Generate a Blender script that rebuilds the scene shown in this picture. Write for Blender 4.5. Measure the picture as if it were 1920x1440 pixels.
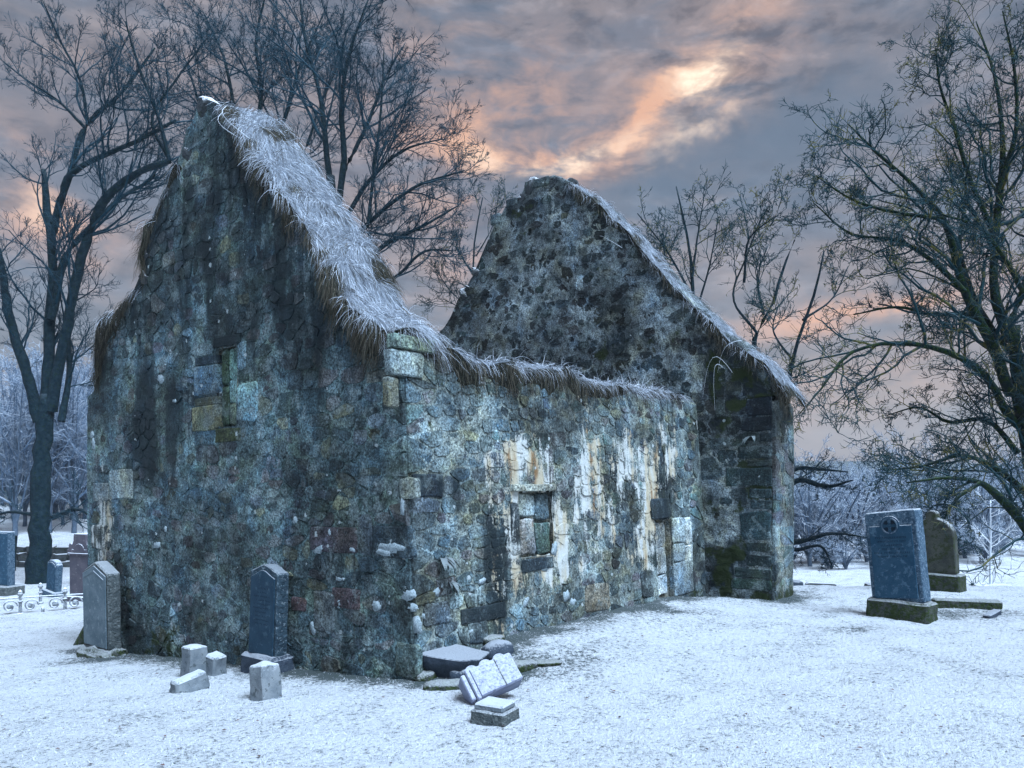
import bpy, bmesh, math, random
import numpy as np
from mathutils import Vector, Matrix
for o in list(bpy.data.objects): bpy.data.objects.remove(o)
SC = bpy.context.scene
COL = SC.collection
R = math.radians
rng = np.random.default_rng(7)
random.seed(7)

# ------------------------------------------------------------------ camera
F = 1450.0; EYE = 1.6; HOR = 900.0            # focal length in px of a 1920 wide picture, eye height, horizon row
cam = bpy.data.cameras.new('camera'); co = bpy.data.objects.new('camera', cam); COL.objects.link(co)
co.location = (0, 0, EYE); co.rotation_euler = (R(90), 0, 0)
cam.sensor_width = 36; cam.lens = F / 1920 * 36; cam.shift_y = (HOR - 720) / 1920
cam.clip_end = 3000; cam.clip_start = 0.05
SC.camera = co

# ------------------------------------------------------------------ exposure
SC.view_settings.view_transform = 'Standard'; SC.view_settings.look = 'None'
SC.view_settings.gamma = 1; SC.view_settings.exposure = 2.50
SC.cycles.use_adaptive_sampling = True; SC.cycles.adaptive_threshold = 0.02; SC.cycles.max_bounces = 4; SC.cycles.diffuse_bounces = 2; SC.cycles.glossy_bounces = 1; SC.cycles.transparent_max_bounces = 2
SC.view_settings.use_curve_mapping = False

# ------------------------------------------------------------------ sun
SUN = Vector((0.34, -0.40, 0.86)).normalized()
sl = bpy.data.lights.new('sun', 'SUN'); so = bpy.data.objects.new('sun', sl); COL.objects.link(so)
sl.energy = 1.5; sl.angle = R(30); sl.color = (0.61, 0.78, 1.0)
so.rotation_euler = SUN.to_track_quat('Z', 'Y').to_euler(); so.location = SUN * 60

# ------------------------------------------------------------------ sky
W = bpy.data.worlds.new('World'); SC.world = W; W.use_nodes = True
nt = W.node_tree; nt.nodes.clear()
def N(nt, typ, **kw):
    n = nt.nodes.new(typ)
    for k, v in kw.items():
        if k == 'ins':
            for i, val in v.items(): n.inputs[i].default_value = val
        else: setattr(n, k, v)
    return n
def math_(nt, op, a, b=None, c=None, clamp=False):
    n = N(nt, 'ShaderNodeMath', operation=op, use_clamp=clamp)
    for i, v in enumerate((a, b, c)):
        if v is None: continue
        if isinstance(v, (int, float)): n.inputs[i].default_value = v
        else: nt.links.new(v, n.inputs[i])
    return n.outputs[0]
def mixc(nt, f, a, b, blend='MIX'):
    n = N(nt, 'ShaderNodeMix', data_type='RGBA', blend_type=blend)
    for s, v in ((n.inputs[0], f), (n.inputs[6], a), (n.inputs[7], b)):
        if isinstance(v, (int, float)): s.default_value = v
        elif isinstance(v, tuple): s.default_value = (*v, 1) if len(v) == 3 else v
        else: nt.links.new(v, s)
    return n.outputs[2]
def ramp(nt, f, stops, interp='EASE'):
    n = N(nt, 'ShaderNodeValToRGB'); n.color_ramp.interpolation = interp
    e = n.color_ramp.elements
    while len(e) > len(stops): e.remove(e[-1])
    while len(e) < len(stops): e.new(0.5)
    for el, (p, c) in zip(e, stops):
        el.position = p; el.color = (c, c, c, 1) if isinstance(c, (int, float)) else (*c, 1)
    nt.links.new(f, n.inputs[0]); return n.outputs[0]
def noise(nt, vec, scale, detail=4, rough=0.5, dist=0.0):
    n = N(nt, 'ShaderNodeTexNoise', ins={'Scale': scale, 'Detail': detail, 'Roughness': rough, 'Distortion': dist})
    if vec is not None: nt.links.new(vec, n.inputs['Vector'])
    return n
def vscale(nt, vec, s):
    n = N(nt, 'ShaderNodeVectorMath', operation='MULTIPLY'); n.inputs[1].default_value = s
    nt.links.new(vec, n.inputs[0]); return n.outputs[0]

tc = N(nt, 'ShaderNodeTexCoord'); D = tc.outputs['Generated']
sep = N(nt, 'ShaderNodeSeparateXYZ'); nt.links.new(D, sep.inputs[0])
az = math_(nt, 'ARCTAN2', sep.outputs[0], sep.outputs[1])
el = math_(nt, 'ARCSINE', sep.outputs[2])
comb = N(nt, 'ShaderNodeCombineXYZ'); nt.links.new(az, comb.inputs[0]); nt.links.new(el, comb.inputs[1])
wn = noise(nt, D, 8.0, 5, 0.62)
ws = N(nt, 'ShaderNodeVectorMath', operation='SUBTRACT'); nt.links.new(wn.outputs['Color'], ws.inputs[0]); ws.inputs[1].default_value = (.5, .5, .5)
wm = vscale(nt, ws.outputs[0], (0.20, 0.14, 0))
wa = N(nt, 'ShaderNodeVectorMath', operation='ADD'); nt.links.new(comb.outputs[0], wa.inputs[0]); nt.links.new(wm, wa.inputs[1])
P2 = wa.outputs[0]
def azel(px, py): return math.atan((px - 960) / F), math.atan((HOR - py) / math.hypot(F, px - 960))
def blob(px, py, sx, sy, rot, power=1.0):
    a, e = azel(px, py)
    m = N(nt, 'ShaderNodeMapping', vector_type='TEXTURE')
    m.inputs['Location'].default_value = (a, e, 0); m.inputs['Rotation'].default_value = (0, 0, R(rot)); m.inputs['Scale'].default_value = (sx / F, sy / F, 1)
    nt.links.new(P2, m.inputs['Vector'])
    l = N(nt, 'ShaderNodeVectorMath', operation='LENGTH'); nt.links.new(m.outputs[0], l.inputs[0])
    q = math_(nt, 'POWER', l.outputs['Value'], 2.0)
    return math_(nt, 'MULTIPLY', math_(nt, 'POWER', 2.71828, math_(nt, 'MULTIPLY', q, -1.0)), power)
def total(L):
    s = L[0]
    for x in L[1:]: s = math_(nt, 'ADD', s, x)
    return s
DS = vscale(nt, D, (2.6, 2.6, 6.0))
c3 = noise(nt, vscale(nt, D, (4.0, 4.0, 9.0)), 4.2, 5, 0.62, 0.3).outputs['Fac']
c1 = noise(nt, DS, 1.5, 5, 0.52, 0.35).outputs['Fac']
c2 = noise(nt, vscale(nt, D, (3.0, 3.0, 9.0)), 2.6, 6, 0.60, 0.5).outputs['Fac']
base = ramp(nt, c1, [(0.30, (0.052, 0.072, 0.098)), (0.46, (0.082, 0.088, 0.104)), (0.58, (0.130, 0.110, 0.108)), (0.72, (0.185, 0.138, 0.116))])
base = mixc(nt, ramp(nt, c2, [(0.42, 0.0), (0.62, 0.55)]), base, (0.150, 0.124, 0.116))
base = mixc(nt, ramp(nt, c2, [(0.30, 0.5), (0.45, 0.0)]), base, (0.070, 0.082, 0.104))
base = mixc(nt, 1.0, base, ramp(nt, c3, [(0.32, 0.52), (0.5, 1.0), (0.68, 1.48)]), 'MULTIPLY')
hz = math_(nt, 'SUBTRACT', 1.0, math_(nt, 'MULTIPLY', el, 2.2), clamp=True)
base = mixc(nt, math_(nt, 'MULTIPLY', math_(nt, 'POWER', hz, 2.6), 0.8), base, (0.165, 0.142, 0.134))
band = total([blob(1420, 265, 300, 60, 14, 0.85), blob(1050, 370, 300, 45, 8, 0.5), blob(1680, 140, 170, 70, 20, 0.45), blob(1010, 180, 170, 60, 12, 0.6), blob(40, 200, 170, 170, 10, 0.35)])
base = mixc(nt, math_(nt, 'MULTIPLY', band, 0.8, clamp=True), base, (0.056, 0.075, 0.100))
warm = total([blob(1320, 125, 130, 62, 10, 0.8), blob(1225, 205, 140, 26, 42, 0.55), blob(1060, 280, 210, 40, 12, 0.9), blob(900, 300, 50, 45, -30, 0.8),
              blob(1590, 585, 190, 26, 10, 0.8), blob(1540, 740, 260, 60, 5, 0.3), blob(120, 385, 80, 70, 0, 0.75), blob(870, 470, 110, 80, 0, 0.35), blob(760, 140, 160, 70, 20, 0.22), blob(900, 225, 170, 50, 20, 0.5)])
warm = math_(nt, 'MULTIPLY', warm, math_(nt, 'MULTIPLY', ramp(nt, c2, [(0.36, 0.10), (0.58, 1.2)]), ramp(nt, c3, [(0.34, 0.35), (0.62, 1.25)])))
cool = math_(nt, 'MULTIPLY', math_(nt, 'SUBTRACT', 0.25, sep.outputs[1]), 0.9, clamp=True)      # away from the sunset the cloud deck is colder
base = mixc(nt, cool, base, (0.085, 0.115, 0.155))
col = mixc(nt, math_(nt, 'MULTIPLY', warm, 0.86, clamp=True), base, (0.42, 0.225, 0.13))
core = total([blob(1330, 128, 50, 34, 10, 1.05), blob(1070, 288, 130, 17, 12, 0.7), blob(905, 300, 40, 26, -30, 0.55), blob(1330, 232, 80, 20, 22, 0.30), blob(115, 378, 38, 36, 0, 0.3)])
core = math_(nt, 'MULTIPLY', core, math_(nt, 'MULTIPLY', ramp(nt, c2, [(0.34, 0.1), (0.6, 1.1)]), ramp(nt, c3, [(0.36, 0.3), (0.6, 1.2)])))
col = mixc(nt, math_(nt, 'MULTIPLY', core, 1.0, clamp=True), col, (0.66, 0.52, 0.38))
sky = N(nt, 'ShaderNodeTexSky', sky_type='NISHITA', sun_disc=False, sun_elevation=math.asin(SUN.z), sun_rotation=math.atan2(SUN.x, SUN.y), air_density=1.0, dust_density=2.0)
bgc = N(nt, 'ShaderNodeBackground', ins={'Strength': 0.375}); nt.links.new(col, bgc.inputs[0])
bgs = N(nt, 'ShaderNodeBackground', ins={'Strength': 0.05}); nt.links.new(sky.outputs[0], bgs.inputs[0])
mx = N(nt, 'ShaderNodeMixShader', ins={0: 0.10}); nt.links.new(bgc.outputs[0], mx.inputs[1]); nt.links.new(bgs.outputs[0], mx.inputs[2])
ow = N(nt, 'ShaderNodeOutputWorld'); nt.links.new(mx.outputs[0], ow.inputs[0])

# ------------------------------------------------------------------ helpers
def hsh(ix, iy, iz, seed):
    h = (ix.astype(np.int64) * 374761393 + iy.astype(np.int64) * 668265263 + iz.astype(np.int64) * 2147483647 + seed * 1274126177) & 0xFFFFFFFF
    h = ((h ^ (h >> 13)) * 1274126177) & 0xFFFFFFFF
    return ((h ^ (h >> 16)) & 0xFFFFFF) / float(0xFFFFFF)
def vn(x, y, z=0.0, seed=0):
    x, y, z = np.broadcast_arrays(np.asarray(x, float), np.asarray(y, float), np.asarray(z, float))
    ix, iy, iz = np.floor(x), np.floor(y), np.floor(z)
    fx, fy, fz = x - ix, y - iy, z - iz
    fx, fy, fz = [t * t * (3 - 2 * t) for t in (fx, fy, fz)]
    r = 0
    for dx in (0, 1):
        for dy in (0, 1):
            for dz in (0, 1):
                w = (fx if dx else 1 - fx) * (fy if dy else 1 - fy) * (fz if dz else 1 - fz)
                r = r + w * hsh(ix + dx, iy + dy, iz + dz, seed)
    return r
def fbm(x, y, z=0.0, o=4, seed=0):                      # about -1 .. 1
    s = 0; a = 0.5
    for k in range(o):
        s = s + a * (vn(np.asarray(x) * 2 ** k, np.asarray(y) * 2 ** k, np.asarray(z) * 2 ** k, seed + k) * 2 - 1); a *= 0.55
    return s
def sstep(a, b, x): t = np.clip((x - a) / (b - a), 0, 1); return t * t * (3 - 2 * t)

def link(o, parent=None):
    COL.objects.link(o)
    if parent is not None: o.parent = parent
    return o
def tag(o, label=None, cat=None, group=None, kind=None):
    if label: o['label'] = label
    if cat: o['category'] = cat
    if group: o['group'] = group
    if kind: o['kind'] = kind
    return o
def empty(name, loc=(0, 0, 0), rz=0.0):
    o = bpy.data.objects.new(name, None); o.location = loc; o.rotation_euler = (0, 0, rz); o.empty_display_size = 0.2
    return link(o)
def mesh_np(name, V, Fc, mat, parent=None, smooth=True, attrs=None, tris=None):
    """V (n,3); Fc (m,4) quads; tris (k,3)."""
    me = bpy.data.meshes.new(name)
    V = np.asarray(V, np.float32)
    q = np.asarray(Fc, np.int32).reshape(-1, 4) if Fc is not None and len(Fc) else np.zeros((0, 4), np.int32)
    t = np.asarray(tris, np.int32).reshape(-1, 3) if tris is not None and len(tris) else np.zeros((0, 3), np.int32)
    me.vertices.add(len(V)); me.vertices.foreach_set('co', V.ravel())
    nl = q.size + t.size; me.loops.add(nl); me.polygons.add(len(q) + len(t))
    me.loops.foreach_set('vertex_index', np.concatenate([q.ravel(), t.ravel()]))
    me.polygons.foreach_set('loop_start', np.concatenate([np.arange(len(q)) * 4, q.size + np.arange(len(t)) * 3]).astype(np.int32))
    me.polygons.foreach_set('use_smooth', np.full(len(q) + len(t), smooth))
    me.update(calc_edges=True)
    for k, a in (attrs or {}).items():
        a = np.asarray(a, np.float32)
        if a.shape[1] == 3: a = np.concatenate([a, np.ones((len(a), 1), np.float32)], 1)
        at = me.attributes.new(k, 'FLOAT_COLOR', 'POINT'); at.data.foreach_set('color', a.ravel())
    if mat: me.materials.append(mat)
    o = bpy.data.objects.new(name, me)
    return link(o, parent)
def mesh_bm(name, bm, mat=None, parent=None, smooth=False):
    me = bpy.data.meshes.new(name); bmesh.ops.recalc_face_normals(bm, faces=bm.faces)
    if smooth:
        for e in bm.edges: e.smooth = e.calc_face_angle(0) < 0.55
    bm.to_mesh(me); bm.free()
    for p in me.polygons: p.use_smooth = smooth
    if mat: me.materials.append(mat)
    return link(bpy.data.objects.new(name, me), parent)
def grid_faces(nr, nc, off=0):
    i = np.arange(nr - 1)[:, None] * nc + np.arange(nc - 1)[None, :] + off
    return np.stack([i, i + 1, i + 1 + nc, i + nc], -1).reshape(-1, 4)
def unit(v): return v / np.maximum(np.linalg.norm(v, axis=-1, keepdims=True), 1e-9)
def at(px, py, Y): return np.array([(px - 960) / F * Y, Y, EYE + (HOR - py) / F * Y])

# ------------------------------------------------------------------ materials
def new_mat(name):
    m = bpy.data.materials.new(name); m.use_nodes = True
    t = m.node_tree; b = t.nodes['Principled BSDF']
    b.inputs['Roughness'].default_value = 0.9
    b.inputs['Specular IOR Level'].default_value = 0.25
    return m, t, b
def posn(t): return N(t, 'ShaderNodeNewGeometry').outputs['Position']
def bump(t, b, h, strength=0.5, dist=0.02):
    n = N(t, 'ShaderNodeBump', ins={'Strength': strength, 'Distance': dist}); t.links.new(h, n.inputs['Height']); t.links.new(n.outputs[0], b.inputs['Normal'])
def attr(t, name, typ='GEOMETRY'): return N(t, 'ShaderNodeAttribute', attribute_name=name, attribute_type=typ)

def masonry_mat():
    m, t, b = new_mat('rubble_masonry')
    p = posn(t)
    c = attr(t, 'Col').outputs['Color']
    mk = N(t, 'ShaderNodeSeparateColor'); t.links.new(attr(t, 'Mask').outputs['Color'], mk.inputs[0])
    n1 = noise(t, p, 9, 5, 0.7).outputs['Fac']; n2 = noise(t, p, 50, 3, 0.75).outputs['Fac']; n3 = noise(t, p, 2.6, 4, 0.6).outputs['Fac']
    v = mixc(t, 1.0, c, ramp(t, n1, [(0.32, 0.50), (0.5, 0.98), (0.68, 1.5)]), 'MULTIPLY')
    v = mixc(t, 1.0, v, ramp(t, n2, [(0.37, 0.40), (0.5, 0.98), (0.63, 1.65)]), 'MULTIPLY')
    # large tint drift: green algae / blue lichen / brown damp
    v = mixc(t, 1.0, v, ramp(t, n3, [(0.32, (0.82, 0.97, 1.10)), (0.5, (0.97, 1.0, 0.99)), (0.66, (1.08, 1.04, 0.86))]), 'MULTIPLY')
    # mortar and lime smeared over the stone faces
    sm = noise(t, p, 4.2, 5, 0.68).outputs['Fac']
    v = mixc(t, ramp(t, sm, [(0.53, 0.0), (0.60, 0.55)]), v, mixc(t, 1.0, (0.175, 0.222, 0.236), ramp(t, n2, [(0.36, 0.45), (0.5, 1.0), (0.64, 1.4)]), 'MULTIPLY'))
    # fine crustose lichen
    n4 = noise(t, p, 24, 5, 0.78).outputs['Fac']
    v = mixc(t, ramp(t, n4, [(0.57, 0.0), (0.66, 0.45)]), v, (0.22, 0.30, 0.34))
    v = mixc(t, ramp(t, noise(t, p, 19, 5, 0.75).outputs['Fac'], [(0.56, 0.0), (0.62, 0.7)]), v, (0.016, 0.026, 0.032))
    v = mixc(t, ramp(t, noise(t, p, 58, 3, 0.7).outputs['Fac'], [(0.57, 0.0), (0.63, 0.55)]), v, (0.012, 0.022, 0.028))
    n5 = noise(t, p, 1.5, 3, 0.55).outputs['Fac']; v = mixc(t, 1.0, v, ramp(t, n5, [(0.36, 0.55), (0.5, 1.0), (0.64, 1.45)]), 'MULTIPLY')
    # dark run-off
    st = noise(t, vscale(t, p, (9, 9, 0.9)), 1.0, 4, 0.6).outputs['Fac']
    d = math_(t, 'MULTIPLY', mk.outputs[0], 1.5)
    d = math_(t, 'SUBTRACT', math_(t, 'ADD', d, math_(t, 'ADD', math_(t, 'MULTIPLY', st, 0.9), math_(t, 'MULTIPLY', n1, 0.9))), 1.15)
    v = mixc(t, ramp(t, d, [(0.0, 0.0), (0.45, 0.86)]), v, (0.010, 0.020, 0.026))
    # lime run-off, broken vertical streaks
    st2 = noise(t, vscale(t, p, (17, 17, 1.6)), 1.0, 4, 0.62).outputs['Fac']
    ck = noise(t, vscale(t, p, (5, 5, 6.5)), 1.0, 3, 0.5).outputs['Fac']
    l = math_(t, 'ADD', math_(t, 'MULTIPLY', mk.outputs[1], 0.75), math_(t, 'ADD', math_(t, 'MULTIPLY', st2, 0.9), math_(t, 'MULTIPLY', ck, 0.75)))
    l = math_(t, 'ADD', l, math_(t, 'MULTIPLY', math_(t, 'SUBTRACT', n2, 0.5), 0.5)); l = ramp(t, math_(t, 'SUBTRACT', l, 0.95), [(0.27, 0.0), (0.47, 0.92)])
    l = math_(t, 'MULTIPLY', l, math_(t, 'MULTIPLY', mk.outputs[1], 3.0, clamp=True))
    warmth = noise(t, vscale(t, p, (6, 6, 1.4)), 1.0, 4, 0.5).outputs['Fac']
    lc = ramp(t, warmth, [(0.44, (0.40, 0.44, 0.45)), (0.58, (0.37, 0.355, 0.29)), (0.72, (0.20, 0.125, 0.06))])
    v = mixc(t, l, v, lc)
    # moss
    mo = math_(t, 'ADD', mk.outputs[2], math_(t, 'MULTIPLY', noise(t, p, 7, 4, 0.7).outputs['Fac'], 0.9))
    v = mixc(t, ramp(t, mo, [(0.72, 0.0), (0.86, 0.9)]), v, mixc(t, n2, (0.010, 0.020, 0.008), (0.040, 0.058, 0.016)))
    # round pale lichen
    vo = N(t, 'ShaderNodeTexVoronoi', ins={'Scale': 8.0, 'Randomness': 1.0}); t.links.new(p, vo.inputs['Vector'])
    sr = N(t, 'ShaderNodeSeparateColor'); t.links.new(vo.outputs['Color'], sr.inputs[0])
    rad = math_(t, 'MULTIPLY', math_(t, 'SUBTRACT', sr.outputs[0], 0.72), 0.75)
    ll = math_(t, 'SUBTRACT', math_(t, 'ADD', rad, math_(t, 'MULTIPLY', math_(t, 'SUBTRACT', n2, 0.5), 0.35)), vo.outputs['Distance'])
    v = mixc(t, ramp(t, ll, [(0.0, 0.0), (0.03, 0.8)]), v, (0.33, 0.39, 0.42))
    gm = N(t, 'ShaderNodeGamma', ins={'Gamma': 1.22}); t.links.new(v, gm.inputs[0])
    v = mixc(t, 1.0, gm.outputs[0], (1.62, 1.50, 1.40), 'MULTIPLY')
    t.links.new(v, b.inputs['Base Color'])
    h = math_(t, 'ADD', math_(t, 'MULTIPLY', n1, 1.0), math_(t, 'ADD', math_(t, 'MULTIPLY', n2, 0.7), math_(t, 'MULTIPLY', noise(t, p, 130, 2, 0.7).outputs['Fac'], 0.35)))
    bump(t, b, h, 0.8, 0.014)
    return m
def simple_mat(name, c1, c2, scale=6, c3=None, thr=0.6, bscale=40, bstr=0.4, bdist=0.01, rough=0.85, frost=0.0, spec=0.25):
    m, t, b = new_mat(name); p = posn(t)
    n1 = noise(t, p, scale, 4, 0.65).outputs['Fac']
    v = mixc(t, ramp(t, n1, [(0.3, 0.0), (0.7, 1.0)]), c1, c2)
    if c3:
        n2 = noise(t, p, scale * 2.3, 4, 0.7).outputs['Fac']
        v = mixc(t, ramp(t, n2, [(thr - 0.04, 0.0), (thr + 0.04, 0.9)]), v, c3)
    if frost > 0:       # hoar frost lies on what faces up
        g = N(t, 'ShaderNodeNewGeometry'); s = N(t, 'ShaderNodeSeparateXYZ'); t.links.new(g.outputs['Normal'], s.inputs[0])
        nf = noise(t, p, 55, 3, 0.7).outputs['Fac']
        f = math_(t, 'ADD', s.outputs[2], math_(t, 'MULTIPLY', math_(t, 'SUBTRACT', nf, 0.5), 1.2))
        v = mixc(t, math_(t, 'MULTIPLY', ramp(t, f, [(0.35, 0.0), (0.75, 1.0)]), frost), v, (0.74, 0.78, 0.83))
    t.links.new(v, b.inputs['Base Color']); b.inputs['Roughness'].default_value = rough
    b.inputs['Specular IOR Level'].default_value = spec
    bump(t, b, noise(t, p, bscale, 3, 0.7).outputs['Fac'], bstr, bdist)
    return m
M = {}
M['masonry'] = masonry_mat()
M['slate_blue'] = simple_mat('blue_slate', (0.006, 0.030, 0.055), (0.014, 0.046, 0.076), 7, (0.04, 0.08, 0.11), 0.60, 70, 0.4, 0.006, 0.7, 0.3)
M['slate_blue_rough'] = simple_mat('rough_blue_slate', (0.015, 0.032, 0.048), (0.05, 0.085, 0.11), 14, (0.19, 0.24, 0.27), 0.6, 30, 0.9, 0.03, 0.9, 0.28)
M['granite_blue'] = simple_mat('blue_grey_granite', (0.008, 0.045, 0.085), (0.020, 0.068, 0.115), 7, (0.06, 0.12, 0.175), 0.58, 70, 0.45, 0.006, 0.7, 0.85)
M['granite_rough'] = simple_mat('hewn_blue_granite', (0.025, 0.06, 0.10), (0.085, 0.145, 0.20), 16, (0.20, 0.27, 0.34), 0.58, 38, 1.0, 0.03, 0.9, 0.6)
M['sand_grey'] = simple_mat('pale_grey_sandstone', (0.085, 0.125, 0.15), (0.15, 0.195, 0.22), 7, (0.23, 0.28, 0.30), 0.62, 45, 0.45, 0.012, 0.9, 0.4)
M['sand_dark'] = simple_mat('weathered_sandstone_edge', (0.04, 0.055, 0.06), (0.115, 0.13, 0.13), 13, (0.19, 0.215, 0.21), 0.6, 26, 1.0, 0.04, 0.95, 0.35)
M['sand_red'] = simple_mat('reddish_sandstone', (0.065, 0.062, 0.08), (0.10, 0.09, 0.108), 6, (0.24, 0.22, 0.22), 0.64, 50, 0.4, 0.01, 0.9, 0.8)
M['mossy_stone'] = simple_mat('mossy_stone', (0.028, 0.036, 0.032), (0.075, 0.085, 0.072), 9, (0.028, 0.046, 0.009), 0.50, 26, 1.0, 0.05, 0.95, 0.35)
M['mossy_head'] = simple_mat('mossy_brown_stone', (0.04, 0.045, 0.042), (0.08, 0.085, 0.068), 5, (0.03, 0.042, 0.015), 0.55, 30, 0.6, 0.02, 0.95, 0.45)
M['marble'] = simple_mat('frosted_marble', (0.17, 0.19, 0.27), (0.24, 0.265, 0.35), 9, (0.11, 0.125, 0.17), 0.62, 60, 0.4, 0.008, 0.85, 0.45)
M['post_stone'] = simple_mat('grey_post_stone', (0.12, 0.145, 0.165), (0.21, 0.235, 0.25), 8, (0.065, 0.08, 0.085), 0.60, 50, 0.5, 0.012, 0.9, 0.5)
M['slab_stone'] = simple_mat('dark_slab_stone', (0.024, 0.036, 0.055), (0.05, 0.068, 0.092), 7, (0.10, 0.13, 0.165), 0.66, 34, 0.7, 0.02, 0.85, 0.32)
M['engrave'] = simple_mat('engraved_recess', (0.002, 0.010, 0.022), (0.004, 0.016, 0.03), 20)
M['iron'] = simple_mat('frosted_iron', (0.06, 0.07, 0.08), (0.34, 0.37, 0.40), 22, None, 0.6, 60, 0.4, 0.006, 0.7, 1.0)
M['dyke'] = simple_mat('dyke_stone', (0.03, 0.036, 0.042), (0.08, 0.09, 0.095), 5, (0.03, 0.04, 0.013), 0.6, 25, 0.8, 0.03, 0.95, 0.85)
M['bark'] = simple_mat('dark_bark', (0.005, 0.016, 0.025), (0.018, 0.038, 0.050), 9, (0.012, 0.028, 0.018), 0.58, 22, 1.0, 0.04, 0.95, 0.04, 0.08)
M['bark_moss'] = simple_mat('mossy_bark', (0.004, 0.013, 0.015), (0.010, 0.024, 0.022), 7, (0.015, 0.034, 0.006), 0.52, 22, 1.0, 0.04, 0.95, 0.04, 0.08)
M['twig'] = simple_mat('bare_twig', (0.008, 0.032, 0.050), (0.019, 0.053, 0.074), 4, None, 0.6, 40, 0.2, 0.004, 0.95, 0.04, 0.08)
M['twig_green'] = simple_mat('lichened_twig', (0.006, 0.030, 0.041), (0.015, 0.047, 0.056), 1.1, (0.115, 0.108, 0.030), 0.575, 40, 0.2, 0.004, 0.95, 0.04, 0.08)
M['frost_twig'] = simple_mat('hoar_frosted_twig', (0.07, 0.125, 0.20), (0.19, 0.27, 0.37), 0.5, None, 0.6, 30, 0.2, 0.01, 0.95, 0.7)
M['frost_white'] = simple_mat('white_frosted_twig', (0.62, 0.68, 0.75), (0.75, 0.8, 0.85), 2, None, 0.6, 30, 0.2, 0.01, 0.95, 0.8)
M['fern'] = simple_mat('fern_leaf', (0.012, 0.035, 0.035), (0.025, 0.055, 0.05), 12, None, 0.6, 60, 0.2, 0.004, 0.7, 0.2)
M['frost_bark'] = simple_mat('frosted_bark', (0.05, 0.08, 0.12), (0.11, 0.15, 0.20), 5, None, 0.6, 30, 0.3, 0.01, 0.95, 0.5)
M['lichen'] = simple_mat('pale_lichen_crust', (0.24, 0.30, 0.33), (0.36, 0.43, 0.46), 30, (0.12, 0.16, 0.17), 0.56, 80, 0.5, 0.006, 0.95)

def strand_mat():
    m, t, b = new_mat('grass_strands'); c = attr(t, 'Col').outputs['Color']
    t.links.new(c, b.inputs['Base Color']); b.inputs['Roughness'].default_value = 0.9
    return m
M['strand'] = strand_mat()
def turf_mat():
    m, t, b = new_mat('wall_top_turf'); p = posn(t); c = attr(t, 'Col').outputs['Color']
    n1 = noise(t, vscale(t, p, (30, 30, 7)), 1, 6, 0.7).outputs['Fac']
    v = mixc(t, 1.0, c, ramp(t, n1, [(0.3, 0.45), (0.7, 1.3)]), 'MULTIPLY')
    t.links.new(v, b.inputs['Base Color']); bump(t, b, n1, 0.9, 0.04); return m
M['turf'] = turf_mat()
def ground_mat():
    m, t, b = new_mat('frosted_snowy_grass'); p = posn(t)
    bare = attr(t, 'Mask'); sp = N(t, 'ShaderNodeSeparateColor'); t.links.new(bare.outputs['Color'], sp.inputs[0])
    n1 = noise(t, p, 26, 4, 0.75).outputs['Fac']; n2 = noise(t, p, 2.4, 4, 0.65).outputs['Fac']; n3 = noise(t, p, 80, 3, 0.75).outputs['Fac']
    s = math_(t, 'ADD', math_(t, 'MULTIPLY', n1, 0.8), math_(t, 'ADD', math_(t, 'MULTIPLY', n2, 0.35), math_(t, 'MULTIPLY', n3, 0.35)))
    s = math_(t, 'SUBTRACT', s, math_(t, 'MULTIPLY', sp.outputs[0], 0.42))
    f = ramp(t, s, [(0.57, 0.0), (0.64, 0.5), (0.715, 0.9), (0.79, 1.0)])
    soil_shade = mixc(t, n2, (0.05, 0.075, 0.075), (0.14, 0.165, 0.17))  # dark grass gaps, with the shade between frosted tufts put into the colour
    v = mixc(t, f, soil_shade, mixc(t, n1, (0.70, 0.75, 0.80), (0.84, 0.87, 0.90)))
    t.links.new(v, b.inputs['Base Color']); b.inputs['Roughness'].default_value = 0.95
    bump(t, b, math_(t, 'ADD', n1, math_(t, 'MULTIPLY', n3, 0.6)), 1.0, 0.05)
    return m
M['ground'] = ground_mat()

# ------------------------------------------------------------------ chapel axes
C0 = np.array([-0.77, 6.19, 0.0])                       # near corner of the chapel
U = np.array([1130, 1450, 0.0]); U /= np.linalg.norm(U)  # along the side wall
Vv = np.array([-U[1], U[0], 0.0])                        # along the gable, to the left
GW = 5.83; SL = 5.6; TH = 0.75; TG = 0.68
def hit(px, py, O, a):                                   # where a ray meets the vertical plane O + a*k -> (k, z)
    m = (px - 960) / F
    k = (m * O[1] - O[0]) / (a[0] - m * a[1]); Y = O[1] + a[1] * k
    return k, EYE + (HOR - py) / F * Y
OF = C0 + U * SL
def Wg(px, py): return hit(px, py, C0, Vv)
def Ws(px, py): return hit(px, py, C0, U)
def Wf(px, py): return hit(px, py, OF, Vv)

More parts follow.
